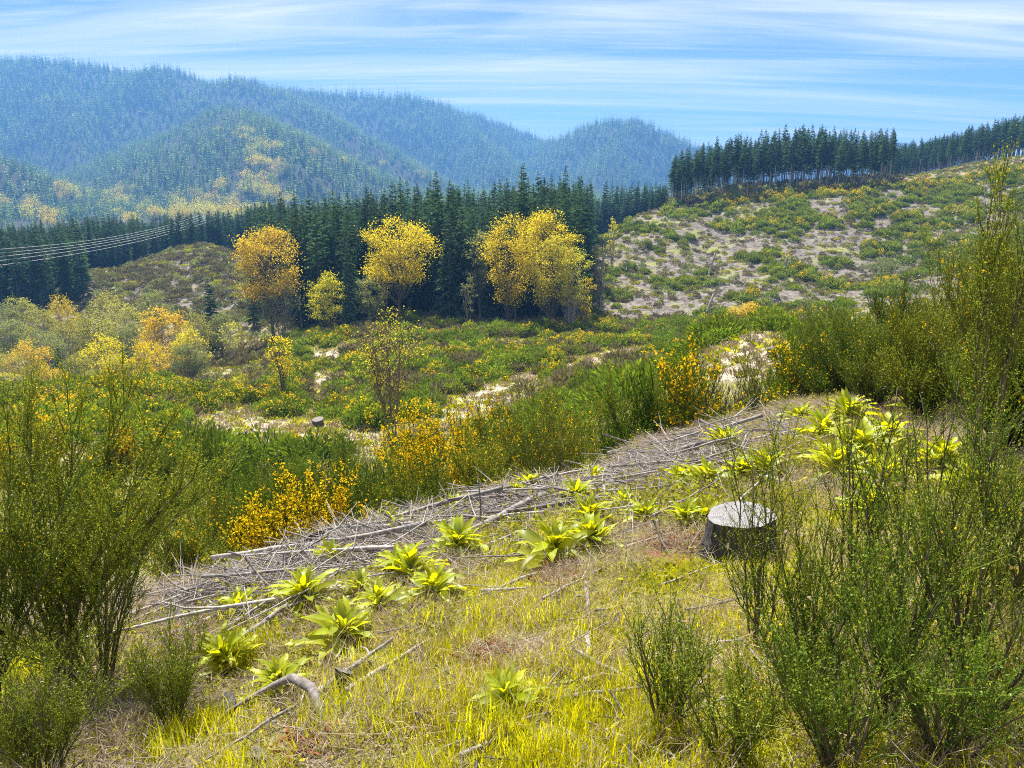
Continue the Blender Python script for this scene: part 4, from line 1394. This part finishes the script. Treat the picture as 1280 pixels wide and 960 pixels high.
# keep bushes at the clearing's edge from hiding it: thin the near rim
X, Y, Z, U, Vp = X[ok], Y[ok], Z[ok], U[ok], Vp[ok]
gold = fbm(X / 9 + 5, Y / 9, 3, 52) + np.where((U < 330) & (Y < 85), .10, 0)
size = g.uniform(.5, 1.3, len(X)) * (.75 + .5 * patch[ok]) * np.where(Y < 42, 1.15, 1)
isf = gold + g.normal(0, .10, len(X)) > .56
order = np.argsort(Y / size)
cnt = 0
SPt, SRt, SS, SI = [], [], [], []
BR = {'near_g': [], }
allm = []
for a_, b_ in MG:
    allm.append(a_)
for a_, b_ in MF:
    allm += [a_, b_]
for j in order:
    near = Y[j] < 36
    if cnt < 190:
        cnt += 1
        rz = g.random() * 6.28
        loc = (X[j], Y[j], Z[j] - .05)
        sc_ = (size[j], size[j], size[j] * g.uniform(.8, 1.15))
        if near:
            k = g.integers(2, 4) if isf[j] else g.integers(0, 2)
            parts = NB[k]
        else:
            m = MF[g.integers(4)] if isf[j] else MG[g.integers(4)]
            parts = [('foliage', m[0])] + ([('flowers', m[1])] if m[1] else [])
        if isf[j]:
            look = 'yellow-flowering broom shrub'
        else:
            look = 'plain green broom shrub'
        where = 'close behind the slash heap' if Y[j] < crest_y[ok][j] + 9 else ('on the flowering knoll above the hollow' if U[j] < 330 else 'in the bowl before the dark wood')
        thing('broom_shrub', parts, loc, rz, sc_, look + ' ' + where, 'shrub', look + 's ' + where)
    else:
        rot_ = (0, 0, g.random() * 6.28); s_ = (size[j], size[j], size[j] * g.uniform(.8, 1.15)); p_ = (X[j], Y[j], Z[j] - .05)
        if isf[j]:
            k = g.integers(4)
            for q_ in (4 + 2 * k, 5 + 2 * k):
                SPt.append(p_); SRt.append(rot_); SS.append(s_); SI.append(q_)
        else:
            SPt.append(p_); SRt.append(rot_); SS.append(s_); SI.append(g.integers(4))
scatter("broom_thicket", SPt, SRt, SS, allm, SI, 'mass of green and yellow-flowering broom covering the far field', 'broom')
print('broom', len(X), len(SPt))

# clearcut slope: shrubs, scrub and slash
X, Y = grid_pts(0, 190, 136, 262, 2.6, g, .95)
Z = ground(X, Y)
U, Vp = project(np.stack([X, Y, Z], -1))
ok = in_poly(U, Vp, SLASH_POLY) & visible(X, Y, Z + 1)
toprow = np.interp(U, [742, 850, 960, 1100, 1200, 1300], [290, 262, 246, 236, 226, 205])
band = fbm(X / 9 + 3, Y / 9, 3, 61) + .15 * sstep(50, 8, Vp - toprow) * sstep(780, 850, U) + .09 * sstep(960, 1120, U) - .04
ok &= (band + g.normal(0, .06, len(X)) > .56)
X, Y, Z, U, Vp = X[ok], Y[ok], Z[ok], U[ok], Vp[ok]
topy = (g.random(len(X)) < np.where(Vp < toprow[ok] + 9, .75, .10)) & (U > 900)
g.shuffle(pickorder := np.arange(len(X)))
for j in pickorder[:72]:
    m = MF[g.choice([1, 3])] if topy[j] else MD[g.integers(4)]
    s_ = g.uniform(.9, 1.9)
    parts = [('foliage', m[0])] + ([('flowers', m[1])] if m[1] else [])
    thing('broom_shrub', parts, (X[j], Y[j], Z[j] - .1), g.random() * 6.28, s_, 'yellow-flowering broom shrub high on the grey clearcut slope' if topy[j] else 'dark green broom shrub on the grey clearcut slope', 'shrub', 'flowering broom on the clearcut' if topy[j] else 'dark broom on the clearcut')
j = pickorder[72:]
if len(j):
    fl_ = np.where(topy[j])[0]
    P_ = np.stack([X[j], Y[j], Z[j] - .1], -1); z_ = zrot(len(j), 0, g); s_ = g.uniform(.8, 1.8, len(j)); i_ = g.integers(0, 4, len(j)); i_[fl_] = 4
    scatter('clearcut_broom', np.concatenate([P_, P_[fl_]]), np.concatenate([z_, z_[fl_]]), np.concatenate([s_, s_[fl_]]), [m[0] for m in MD] + [MF[3][0], MF[3][1]], np.concatenate([i_, np.full(len(fl_), 5)]), 'mass of dark broom near the top of the clearcut slope', 'broom')

heath = [broom_mound(940 + i, h, w, 150, 0, m, .35, .09) for i, (h, w, m) in enumerate([(.7, 1.2, 'heath'), (.9, 1.5, 'heath'), (.6, 1.3, 'herb'), (.8, 1.2, 'sage')])]
X, Y = grid_pts(-170, 270, 86, 345, 1.9, g, .95)
Z = ground(X, Y)
U, Vp = project(np.stack([X, Y, Z], -1))
okn = in_poly(U, Vp, KNOLL_POLY) & (Y > 170) & (Y < 282)
oks = (in_poly(U, Vp, SLASH_POLY) & (Y < 330)) | ((wood_zone(X, Y, Z) < 0) & ~okn & ((Y > 138) | ((U < 335) & (Y > 88))))
und = (wood_zone(X, Y, Z) == 2) & (g.random(len(X)) < .5)
ok = (okn & (g.random(len(X)) < .8) | oks & (g.random(len(X)) < np.where(U < 430, .85, .5)) | und) & visible(X, Y, Z + 1.2)
und = und[ok]
kn = okn[ok]
X, Y, Z = X[ok], Y[ok], Z[ok]
scatter('low_scrub', np.stack([X, Y, Z], -1), zrot(len(X), 0, g), g.uniform(.6, 1.5, len(X)) * np.where(kn, 1.5, 1) * np.where(und, 2.6, 1), [m[0] for m in heath], np.where(kn, g.choice([0, 0, 1, 1, 2, 3], len(X)), g.choice([0, 1, 2, 2, 3], len(X))), 'low brown and olive scrub on the clearcut slopes', 'scrub')
sl = [stick_mesh(760 + i, 1.0, .028, .08, 2, mt, 3, 4) for i, mt in enumerate(['greystick', 'darkstick', 'greystick'])]
X, Y = g.uniform(-150, 220, 24000), g.uniform(134, 325, 24000)
Z = ground(X, Y)
U, Vp = project(np.stack([X, Y, Z], -1))
okn = in_poly(U, Vp, KNOLL_POLY) & (Y > 170) & (g.random(len(X)) < .35)
ok = (in_poly(U, Vp, SLASH_POLY) | okn) & visible(X, Y, Z + .6)
X, Y, Z = X[ok], Y[ok], Z[ok]
rt = zrot(len(X), .12, g)
sc1 = g.uniform(.8, 3.2, len(X))
scatter('clearcut_slash', np.stack([X, Y, Z + .1], -1), rt, np.stack([sc1, sc1 * .8, sc1 * .8], -1), sl, g.integers(0, 3, len(X)), 'grey logging slash strewn over the clearcut slopes', 'slash')
# pale snags standing on the clearcut
for i, (u, vb, vt, le, lab) in enumerate([(885, 345, 318, .25, 'leaning pale snag with a mossy top on the clearcut'), (982, 338, 322, .0, 'short white upright snag on the clearcut'), (882, 395, 368, .3, 'thin white leaning snag at the foot of the clearcut')]):
    p = hit(u, vb, 120, 300)
    h = (vb - vt) / FOCAL * np.linalg.norm(p)
    q = MB(); q.tube(np.array([[0, 0, -.3], [le * h * .5, 0, h * .5], [le * h, 0, h]]), [.28, .24, .18], 7, .5, True, .2, g)
    tag(link('dead_snag', q.mesh('dead_snag', MAT['greystick'], True), None, p), lab, 'snag')

# litter, tufts and sticks on the pale clearings of the field
X, Y = g.uniform(-70, 60, 60000), g.uniform(28, 140, 60000)
Z = ground(X, Y)
ok = clear_mask(X, Y, Z) & visible(X, Y, Z + .3)
X, Y, Z = X[ok][:14000], Y[ok][:14000], Z[ok][:14000]
tuft_f = [broom_mound(960 + i, .3, .6, 26, 0, m, .28, .06) for i, m in enumerate(['herb', 'grass', 'straw', 'straw'])]
k_ = g.random(len(X)) < .45
scatter('clearing_tufts', np.stack([X, Y, Z], -1)[k_], zrot(k_.sum(), 0, g), g.uniform(.6, 1.6, k_.sum()), [m[0] for m in tuft_f], g.integers(0, 4, k_.sum()), 'short grass and weeds on the pale clearings of the field', 'grass')
k_ = ~k_
scatter('clearing_slash', np.stack([X, Y, Z + .03], -1)[k_], zrot(k_.sum(), .08, g), g.uniform(.3, 1.5, k_.sum()), tw, g.integers(0, 5, k_.sum()), 'dead sticks strewn over the pale clearings of the field', 'sticks')

X, Y = g.uniform(-90, 75, 46000), g.uniform(12, 142, 46000)
Z = ground(X, Y)
U, Vp = project(np.stack([X, Y, Z], -1))
ok = (U > -60) & (U < 1040) & (Y > np.interp(U, [c[0] for c in CREST], [c[1] for c in CREST]) + 2) & ~clear_mask(X, Y, Z) & visible(X, Y, Z + .4)
X, Y, Z = X[ok][:12000], Y[ok][:12000], Z[ok][:12000]
scatter('field_undergrowth', np.stack([X, Y, Z], -1), zrot(len(X), 0, g), g.uniform(.7, 2.0, len(X)) * np.clip(Y / 60, .3, 1), [m[0] for m in tuft_f] + [heath[0][0]], np.where(Y < 60, g.choice([0, 0, 2, 3], len(X)), g.choice([0, 0, 0, 1, 2, 3, 4], len(X))), 'mixed low weeds, grass and scrub between the broom shrubs of the field', 'undergrowth')

# ------------------------------------------------------------------ broom along the brow: column, top row, distance, width px, kind, label
BROW = [
    (545, 520, 13.6, 120, 'F', 'broom shrub covered in orange-yellow blossom behind the slash heap'),
    (585, 535, 14.5, 90, 'F', 'broom shrub thick with yellow blossom beside the tall olive broom'),
    (645, 500, 13.8, 120, 'G', 'tall olive green broom with scattered buds at the bend of the heap'),
    (705, 484, 15.5, 120, 'G', 'tall olive broom behind the grey pole heap'),
    (770, 470, 18.5, 120, 'G', 'dense green broom between the heap and the yellow-green strip'),
    (835, 462, 20.5, 110, 'G', 'green broom shrub before the pale bare mound'),
    (800, 500, 17.0, 90, 'G', 'green broom right behind the pale broken pole'),
    (890, 468, 19.5, 80, 'B', 'brown-tinged broom shrub below the pale bare mound'),
    (945, 452, 19.5, 90, 'G', 'yellow-green broom shrub at the foot of the bare mound'),
    (520, 588, 11.2, 80, 'D', 'low dark grey-green broom right behind the slash heap'),
    (462, 568, 15.0, 70, 'D', 'feathery grey-green broom behind the lower heap'),
    (408, 600, 13.0, 80, 'F', 'flowering broom behind the small grey stump'),
    (345, 632, 11.5, 80, 'F', 'flowering broom at the lower end of the heap'),
    (290, 615, 12.5, 80, 'G', 'green broom at the lower end of the heap'),
    (235, 640, 10.5, 80, 'G', 'green broom behind the spreading broom tree'),
    (610, 560, 12.2, 80, 'G', 'olive broom with yellow buds close to the heap'),
    (1030, 398, 17.5, 90, 'D', 'dark green dense broom at the top of the slope'),
    (1070, 384, 16.5, 110, 'D', 'rounded dark green broom beside the dense one at the slope top'),
    (1120, 372, 14.0, 110, 'D', 'dark broom behind the tall olive broom'),
    (1150, 380, 10.5, 190, 'T', 'tall olive broom of many wands beside the bright foxgloves'),
    (1195, 335, 11.0, 190, 'T', 'olive broom of many wands between the two tallest ones'),
    (1260, 345, 7.2, 200, 'T', 'broad olive broom before the high wands'),
    (1095, 420, 12.0, 120, 'T', 'shorter olive broom above the brightest foxglove clump'),
    (1045, 432, 15.0, 110, 'D', 'low dark broom at the top end of the twig heap'),
    (1225, 300, 9.0, 170, 'T', 'high olive broom of upright wands rising above the clearcut'),
    (1290, 290, 8.0, 180, 'T', 'high broom of upright wands at the end of the brow'),
    (1000, 440, 19.0, 70, 'G', 'green broom between the bare mound and the dark broom'),
]
for i, (u, vt, Yd, wpx, kd, lab) in enumerate(BROW):
    p = stand_at(u, 550, Yd)
    h = max(.7, height_to(p, vt))
    wd = wpx * Yd / FOCAL
    ln = min(.95, math.atan2(wd / 2, h) * 1.15)
    ln = max(ln, .55)
    base = dict(stems=32, skirt=.4, lean=ln, sec=13, ter=8, leaf_n=4, leaf=.030, stem_r=.012, ter_len=.26, upright=.75, sec_from=.04, twig_r=.0042, sec_len=.40, flower=.036)
    if kd == 'F':
        base.update(mat='broom', flowers=.85, flower=.042)
    elif kd == 'D':
        base.update(mat='broom_dark', flowers=.02, stems=40, sec=14)
    elif kd == 'B':
        base.update(mat='heath', flowers=0)
    elif kd == 'T':
        base.update(mat='broom_near', flowers=.01, stems=38, sec=15, ter=9, leaf=.024, twig_r=.003, leaf_n=6, upright=1.1, stem_r=.016)
    else:
        base.update(mat='broom_near', flowers=.05)
    thing('broom_shrub', broom_bush(1000 + i, h * .98, **base), p, i, 1, lab, 'shrub')

# the single tall wand-like broom and the ones close by
def fg(u, v, seed, vt, label, **kw):
    p = hit(u, v, .6, 14)
    h = height_to(p, vt)
    return thing('broom_shrub', broom_bush(seed, h, **kw), p, 0, 1, label, 'shrub')


def place_fg(u, Yd, seed, vt, label, **kw):
    p = stand_at(u, 700, Yd)
    h = height_to(p, vt)
    return thing('broom_shrub', broom_bush(seed, h, **kw), p, 0, 1, label, 'shrub')


place_fg(1226, 6.2, 1101, 168, 'tallest thin broom wand reaching up to the skyline', stems=8, dirs=[(.4, .03, 1.0), (1.8, .07, .93), (2.9, .10, .86), (4.2, .06, .9), (5.5, .12, .8), (3.3, .2, .75), (.1, .1, .82), (2.4, .15, .7)], sec=20, ter=5, leaf_n=8, leaf=.024, stem_r=.017, ter_len=.20, upright=1.0, sec_from=.3, twig_r=.002, sec_len=.26, flowers=.01)
place_fg(1300, 5.2, 1102, 240, 'tall leafy broom beside the tallest wand', stems=9, lean=.28, sec=22, ter=7, leaf_n=9, leaf=.018, stem_r=.016, ter_len=.2, upright=.9, sec_from=.2, twig_r=.002, sec_len=.3, flowers=.01)
# spreading broom tree on the lower slope
place_fg(75, 4.1, 1110, 525, 'spreading broom bush with woody stems hanging over the lower slope', stems=11,
         dirs=[(.35, .62, 1.05), (.1, .85, 1.0), (1.2, .25, 1.0), (2.2, .35, 1.0), (3.0, .55, .95), (-.3, .75, .9), (.8, .5, 1.1), (1.7, .12, 1.02), (-1.2, .5, .75), (.5, 1.05, .85), (2.8, .9, .9)],
         sec=24, ter=12, leaf_n=12, leaf=.015, stem_r=.020, ter_len=.17, upright=.45, sec_from=.22, twig_r=.0017, sec_len=.40, flowers=.015, flower=.016)
place_fg(-20, 3.6, 1111, 560, 'leafy broom bush beside the spreading one', stems=10, lean=.7, sec=18, ter=10, leaf_n=10, leaf=.014, stem_r=.016, ter_len=.17, upright=.5, twig_r=.0017, flowers=.01, flower=.016)
place_fg(215, 3.3, 1112, 800, 'low thin green broom sapling at the foot of the spreading bush', stems=14, lean=.55, sec=9, ter=6, leaf_n=6, leaf=.010, stem_r=.006, ter_len=.13, upright=.9, sec_from=.1, twig_r=.0014)
place_fg(130, 3.9, 1114, 640, 'leafy broom leaning out from under the spreading bush', stems=12, dirs=[(a_ * .5 - .6, .35 + .07 * a_, .95) for a_ in range(12)], sec=16, ter=9, leaf_n=9, leaf=.013, stem_r=.010, ter_len=.15, upright=.5, sec_from=.1, twig_r=.0015, sec_len=.42)
place_fg(60, 2.9, 1113, 840, 'low bushy broom in the shade of the spreading bush', stems=14, lean=.8, sec=10, ter=8, leaf_n=8, leaf=.011, stem_r=.007, ter_len=.13, upright=.6, sec_from=.1, twig_r=.0014)
# open dark-stemmed broom at the near side of the stump
NEAR = [(945, 3.3, 545, 6, .34, 'dark-stemmed open broom sapling before the big stump'), (1060, 3.4, 490, 7, .36, 'dark-stemmed leafy broom before the brightest foxgloves'), (1165, 3.5, 470, 8, .45, 'leafy broom with budding shoots beside the dark-stemmed one'),
        (1255, 3.3, 455, 9, .5, 'dense leafy broom at the upper edge of the near thicket'), (1000, 2.6, 670, 9, .62, 'low twiggy broom with dry leaves caught in it'), (1110, 2.5, 640, 10, .7, 'low leafy broom in the near thicket'),
        (1225, 2.4, 620, 11, .7, 'low dense broom with a yellow flower in the near thicket'), (835, 2.6, 770, 8, .40, 'short dark twiggy broom in bright grass'), (1300, 2.8, 520, 10, .6, 'tangled broom at the end of the near thicket'), (915, 2.3, 830, 10, .6, 'shortest broom sapling in bright grass'),
        (1120, 3.0, 560, 8, .55, 'green broom between the dark-stemmed one and the budding one'), (1200, 2.9, 540, 8, .5, 'broom with long bare stems in the near thicket'), (1010, 3.1, 620, 7, .5, 'thin-stemmed broom close to the big stump'), (1180, 2.2, 760, 12, .8, 'leafy low broom at the foot of the near thicket'), (1050, 2.2, 780, 11, .8, 'spreading low broom at the foot of the near thicket')]
for i, (u, Yd, vt, ns, ln, lab) in enumerate(NEAR):
    place_fg(u, Yd, 1120 + i, vt, lab, stems=ns, lean=ln, sec=10, ter=5, leaf_n=8, leaf=.0125, stem_r=.0095, ter_len=.13, upright=.45, sec_from=.12, twig_r=.0013, mat='broom_dark' if i % 3 else 'broom_near', flowers=.006, flower=.012, sec_len=.42)

# ------------------------------------------------------------------ foxgloves
def leaf_mesh(seed, L, wd, arch, lift):
    g = np.random.default_rng(seed)
    n = 7
    V, F, T = [], [], []
    for i in range(n):
        t = i / (n - 1)
        w = wd * (math.sin(math.pi * min(1, t ** .85)) ** .8 if 0 < t < 1 else 0) * .5 + (.006 if i == 0 else .001)
        x_ = L * (t - .12 * arch * t * t)
        z_ = L * (lift * t - arch * t * t)
        wv = .008 * math.sin(i * 2.2 + seed)
        fold = w * .35
        V += [(x_, -w, z_ + fold + wv), (x_, 0, z_), (x_, w, z_ + fold - wv)]
        T += [.35 + .3 * t, .75, .4 + .3 * t]
    for i in range(n - 1):
        a = i * 3
        for k in range(2):
            F += [(a + k, a + k + 1, a + k + 4), (a + k, a + k + 4, a + k + 3)]
    return make_mesh('foxglove_leaf', V, F, [MAT['foxglove']], tint=np.clip(np.array(T) + g.normal(0, .08, len(T)), 0, 1), smooth=True)


LV = [leaf_mesh(i, .28, w, a, l) for i, (w, a, l) in enumerate([(.066, .45, .30), (.058, .30, .22), (.074, .65, .40), (.054, .22, .15), (.068, .8, .50)])]
g = np.random.default_rng(15)
FOX = [(690, 705, 1.35, 'largest foxglove rosette with dark lower leaves, before the grey heap'), (742, 690, 1.1, 'bright foxglove rosette touching the largest one'), (735, 660, 1.1, 'foxglove rosette uphill of the largest one'), (722, 632, 1.0, 'foxglove rosette at the end of the thick grey pole'),
       (512, 728, 1.15, 'broad foxglove rosette, lower of the touching pair'), (572, 694, 1.15, 'dark-centred foxglove rosette below the dead stalk'), (478, 770, .95, 'yellow-green foxglove rosette above the pale straight branches'), (545, 750, .9, 'small foxglove rosette below the touching pair'), (495, 722, .9, 'foxglove rosette, upper of the touching pair'),
       (383, 760, 1.15, 'foxglove rosette alone below the small grey stump'), (425, 812, 1.1, 'loose foxglove rosette above the broken stub'), (285, 835, .9, 'foxglove rosette beside the stout pale branch'), (350, 868, .8, 'foxglove rosette above the arched branch'), (412, 710, .9, 'foxglove rosette in the slash near the small stump'),
       (492, 665, .9, 'foxglove rosette on the upper edge of the heap'), (572, 642, .8, 'foxglove rosette behind the dead stalk'), (662, 616, .9, 'foxglove rosette among poles near the olive broom'), (645, 625, .75, 'small foxglove rosette among poles near the olive broom'), (740, 610, .95, 'foxglove rosette beside the bare jutting pole'),
       (635, 890, .75, 'young upright foxglove in the bright grass'), (905, 562, 1.1, 'dark-leaved foxglove rosette on the twig heap'), (880, 612, 1.2, 'bright foxglove rosette above the red patch'), (850, 610, .9, 'smaller foxglove rosette above the red patch'), (955, 598, 1.2, 'bright foxglove rosette just behind the big stump'),
       (925, 600, .9, 'small foxglove rosette just behind the big stump'), (1058, 528, 1.5, 'star-shaped foxglove crowning the brightest clump'), (1030, 552, 1.4, 'foxglove rosette in the brightest clump, nearest the twig heap'), (1075, 575, 1.5, 'broad foxglove rosette in the middle of the brightest clump'), (1045, 600, 1.4, 'foxglove rosette at the foot of the brightest clump'),
       (1110, 560, 1.4, 'foxglove rosette of the brightest clump under the olive broom'), (1100, 610, 1.3, 'lower foxglove rosette of the brightest clump under the olive broom'), (1150, 520, 1.3, 'foxglove rosette half hidden in the olive broom'), (1170, 590, 1.2, 'foxglove rosette behind the budding broom shoots'), (998, 528, 1.0, 'foxglove rosette at the top end of the twig heap'),
       (855, 660, .9, 'yellow foxglove rosette against the big stump'), (805, 655, .8, 'foxglove rosette between the red patch and the heap'), (1210, 620, 1.2, 'foxglove rosette deep in the near broom'), (1080, 645, 1.1, 'low foxglove rosette below the brightest clump'), (300, 770, .8, 'yellowing foxglove rosette beside the red rotten patch'), (780, 640, .8, 'foxglove rosette below the twig heap'),
       (880, 655, .8, 'foxglove rosette leaning over the stump edge'), (330, 705, .7, 'pale foxglove rosette inside the lower heap'), (450, 745, .7, 'small foxglove rosette between two larger ones')]
for i, (u, v, s, lab) in enumerate(FOX):
    p = hit(u, v, .8, 18)
    s2 = s * (0.88 + 0.03 * p[1])
    root = link('foxglove_plant', None, None, p, (g.normal(0, .08), g.normal(0, .08), g.random() * 6.28), s2)
    tag(root, lab, 'foxglove')
    nl = int(36 * g.uniform(.8, 1.2))
    for k in range(nl):
        f = k / nl
        el = .05 + 1.2 * f ** .9 + g.normal(0, .14)
        sc_ = (1.12 - .45 * f) * g.uniform(.8, 1.15)
        link('leaf', LV[g.integers(5)], root, (0, 0, .02 + .08 * f), (g.normal(0, .25), -el, k * 2.4 + g.normal(0, .25)), sc_)

# ------------------------------------------------------------------ grass, herbs, straw and litter on the near slope
def tuft(seed, n, h, w, spread, mat, droop=.5):
    g = np.random.default_rng(seed)
    q = MB()
    for i in range(n):
        a = g.random() * 6.283
        b = np.array([g.normal(0, spread * .35), g.normal(0, spread * .35), -.01])
        hh = h * g.uniform(.55, 1.15)
        le = g.uniform(.1, .75) * droop * 1.5
        d = np.array([math.cos(a), math.sin(a), 0])
        s_ = np.array([-math.sin(a), math.cos(a), 0]) * w * g.uniform(.7, 1.3)
        p1 = b + d * hh * le * .35 + np.array([0, 0, hh * .55]); p2 = b + d * hh * le + np.array([0, 0, hh * (1 - le * .35)])
        tt = np.clip(g.uniform(.1, .9), 0, 1)
        q.add([b - s_ * .5, b + s_ * .5, p1 + s_ * .4, p1 - s_ * .4, p2], [(0, 1, 2), (0, 2, 3), (3, 2, 4)], tt)
    return q.mesh('tuft', MAT[mat])


GR = [tuft(1200 + i, 22, h, .0045, .10, 'grass') for i, h in enumerate([.10, .14, .18])]
GS = [tuft(1210 + i, 30, h, .005, .16, 'grass', .9) for i, h in enumerate([.05, .07])]
ST = [tuft(1220 + i, 20, h, .003, .14, 'straw', 1.3) for i, h in enumerate([.10, .15, .20])]
HB = []
for i in range(3):
    gg = np.random.default_rng(1230 + i)
    q = MB(); nn = 26
    P = gg.normal(0, .07, (nn, 3)) * [1, 1, .25] + [0, 0, .03]
    q.blades(P, gg.normal(0, 1, (nn, 3)) + [0, 0, .5], gg.normal(0, .5, (nn, 3)) + [0, 0, 1], gg.uniform(.014, .034, nn), gg.uniform(.008, .018, nn), gg.random(nn))
    HB.append(q.mesh('herb', MAT['herb']))


def near_points(n, v0, v1, u0=-60, u1=1340, g=g):
    """points on the near slope, spread evenly over the ground in view"""
    x = g.uniform(-7, 11, n * 4); y = g.uniform(1.2, 17, n * 4)
    z = ground(x, y)
    u, v = project(np.stack([x, y, z], -1))
    cy = np.interp(u, [c[0] for c in CREST], [c[1] for c in CREST])
    k = (u > u0) & (u < u1) & (v > v0) & (v < v1) & (y < cy + 1.2)
    return x[k][:n], y[k][:n], z[k][:n], u[k][:n], v[k][:n]


def on_band(u, v, f=1.0):
    return np.abs(v - np.interp(u, bu, bv)) < np.interp(u, bu, bw) * f


def on_red(u, v):
    m = np.zeros(len(u), bool)
    for e in RED:
        m |= in_ell(u, v, e)
    return m


x, y, z, u, v = near_points(26000, 500, 1080)
patchy = .5 + 1.25 * (fbm(x * 1.9, y * 1.9, 4, 71) - .5)
lush = np.clip((u - 380) / 260, 0, 1) * np.clip((v - 600) / 120, 0, 1) * .24 + np.clip((v - 850) / 90, 0, 1) * .2 * (u > 260) + np.exp(-((u - 800) / 260) ** 2 - ((v - 850) / 170) ** 2) * .25 + .16 * np.clip((u - 840) / 60, 0, 1) * np.clip((v - 580) / 60, 0, 1)
k = (patchy + lush + g.normal(0, .05, len(x)) > .74) & ~on_band(u, v, .9) & ~on_red(u, v)
x1, y1, z1 = x[k], y[k], z[k]
tall = (fbm(x1 * .8 + 4, y1 * .8, 2, 72) + .25 * np.clip((v[k] - 800) / 120, 0, 1) > .55)
n = len(x1)
scatter('slope_grass', np.stack([x1, y1, z1], -1), zrot(n, .15, g), g.uniform(.7, 1.3, n), GS + GR, np.where(tall, g.integers(2, 5, n), g.integers(0, 2, n)), 'bright yellow-green spring grass on the near slope', 'grass')
print('grass', n)
k = (patchy < .70) & (g.random(len(x)) < .50)
n = k.sum()
scatter('dry_grass', np.stack([x, y, z], -1)[k], zrot(n, .5, g), g.uniform(.6, 1.3, n), ST, g.integers(0, 3, n), 'matted dry straw on the near slope', 'dry grass')
k = (fbm(x * 1.1 + 8, y * 1.1, 3, 73) > .47) & (g.random(len(x)) < np.where(on_band(u, v, 1.1), .08, .5)) & ~on_red(u, v)
n = k.sum()
scatter('low_herbs', np.stack([x, y, z], -1)[k], zrot(n, .2, g), g.uniform(.6, 1.5, n) * np.clip(y[k] / 4, .8, 1.6), HB, g.integers(0, 3, n), 'small green herbs creeping over the near slope', 'herbs')
k = g.random(len(x)) < .36
n = k.sum()
scatter('twig_litter', np.stack([x, y, z + .01], -1)[k], zrot(n, .12, g), g.uniform(.08, .30, n) * g.choice([1, 1, 1, 2.2], n), tw, g.integers(0, 5, n), 'broken twigs littering the near slope', 'twigs')
chip = []
for i in range(3):
    gg = np.random.default_rng(1240 + i)
    q = MB(); nn = 9
    A = gg.normal(0, .05, (nn, 3)) * [1, 1, .15]
    q.twigs(A, A + gg.normal(0, .025, (nn, 3)) * [1, 1, .3], .007, .003, gg.random(nn))
    chip.append(q.mesh('rot_chip', MAT['redrot']))
k = on_red(u, v)
n = k.sum()
scatter('rotten_chips', np.stack([x, y, z + .005], -1)[k], zrot(n, .2, g), g.uniform(.6, 1.5, n), chip, g.integers(0, 3, n), 'crumbled red rotten wood in patches on the near slope', 'rotten wood')
# dead leaves caught in the near thicket
q = MB(); nn = 110
P = []
for i in range(nn):
    uu, vv_ = g.uniform(860, 1290), g.uniform(600, 955)
    P.append(at(uu, vv_, g.uniform(2.2, 3.4)))
P = np.array(P)
P = P[P[:, 2] > ground(P[:, 0], P[:, 1]) + .05]
nn = len(P)
q.blades(P, g.normal(0, 1, (nn, 3)) + [0, 0, -.8], g.normal(0, 1, (nn, 3)), g.uniform(.018, .042, nn), g.uniform(.006, .014, nn), g.random(nn))
tag(link('caught_leaves', q.mesh('caught_leaves', MAT['brownleaf'])), 'withered brown leaves caught in the near broom thicket', 'dead leaves', kind='stuff')

# ------------------------------------------------------------------ the air
hz = bpy.data.meshes.new('haze')
sx, y0, y1, z0, z1 = 4450, -4450, 4450, float(ZG.min()) - 1.5, float(ZG.max()) + 45
hv = [(-sx, y0, z0), (sx, y0, z0), (sx, y1, z0), (-sx, y1, z0), (-sx, y0, z1), (sx, y0, z1), (sx, y1, z1), (-sx, y1, z1)]
hz.from_pydata(hv, [], [(0, 3, 2, 1), (4, 5, 6, 7), (0, 1, 5, 4), (1, 2, 6, 5), (2, 3, 7, 6), (3, 0, 4, 7)])
m, t = new_mat('valley_haze')
pv = N(t, 'ShaderNodeVolumePrincipled')
pv.inputs['Color'].default_value = (.17, .46, 1.0, 1)
pv.inputs['Density'].default_value = .00027
pv.inputs['Anisotropy'].default_value = .1
o_ = N(t, 'ShaderNodeOutputMaterial')
t.links.new(pv.outputs[0], o_.inputs['Volume'])
hz.materials.append(m)
ho = link('haze', hz)
tag(ho, 'pale blue haze filling the valley air', 'haze', kind='stuff')
print('objects', len(scene.objects))
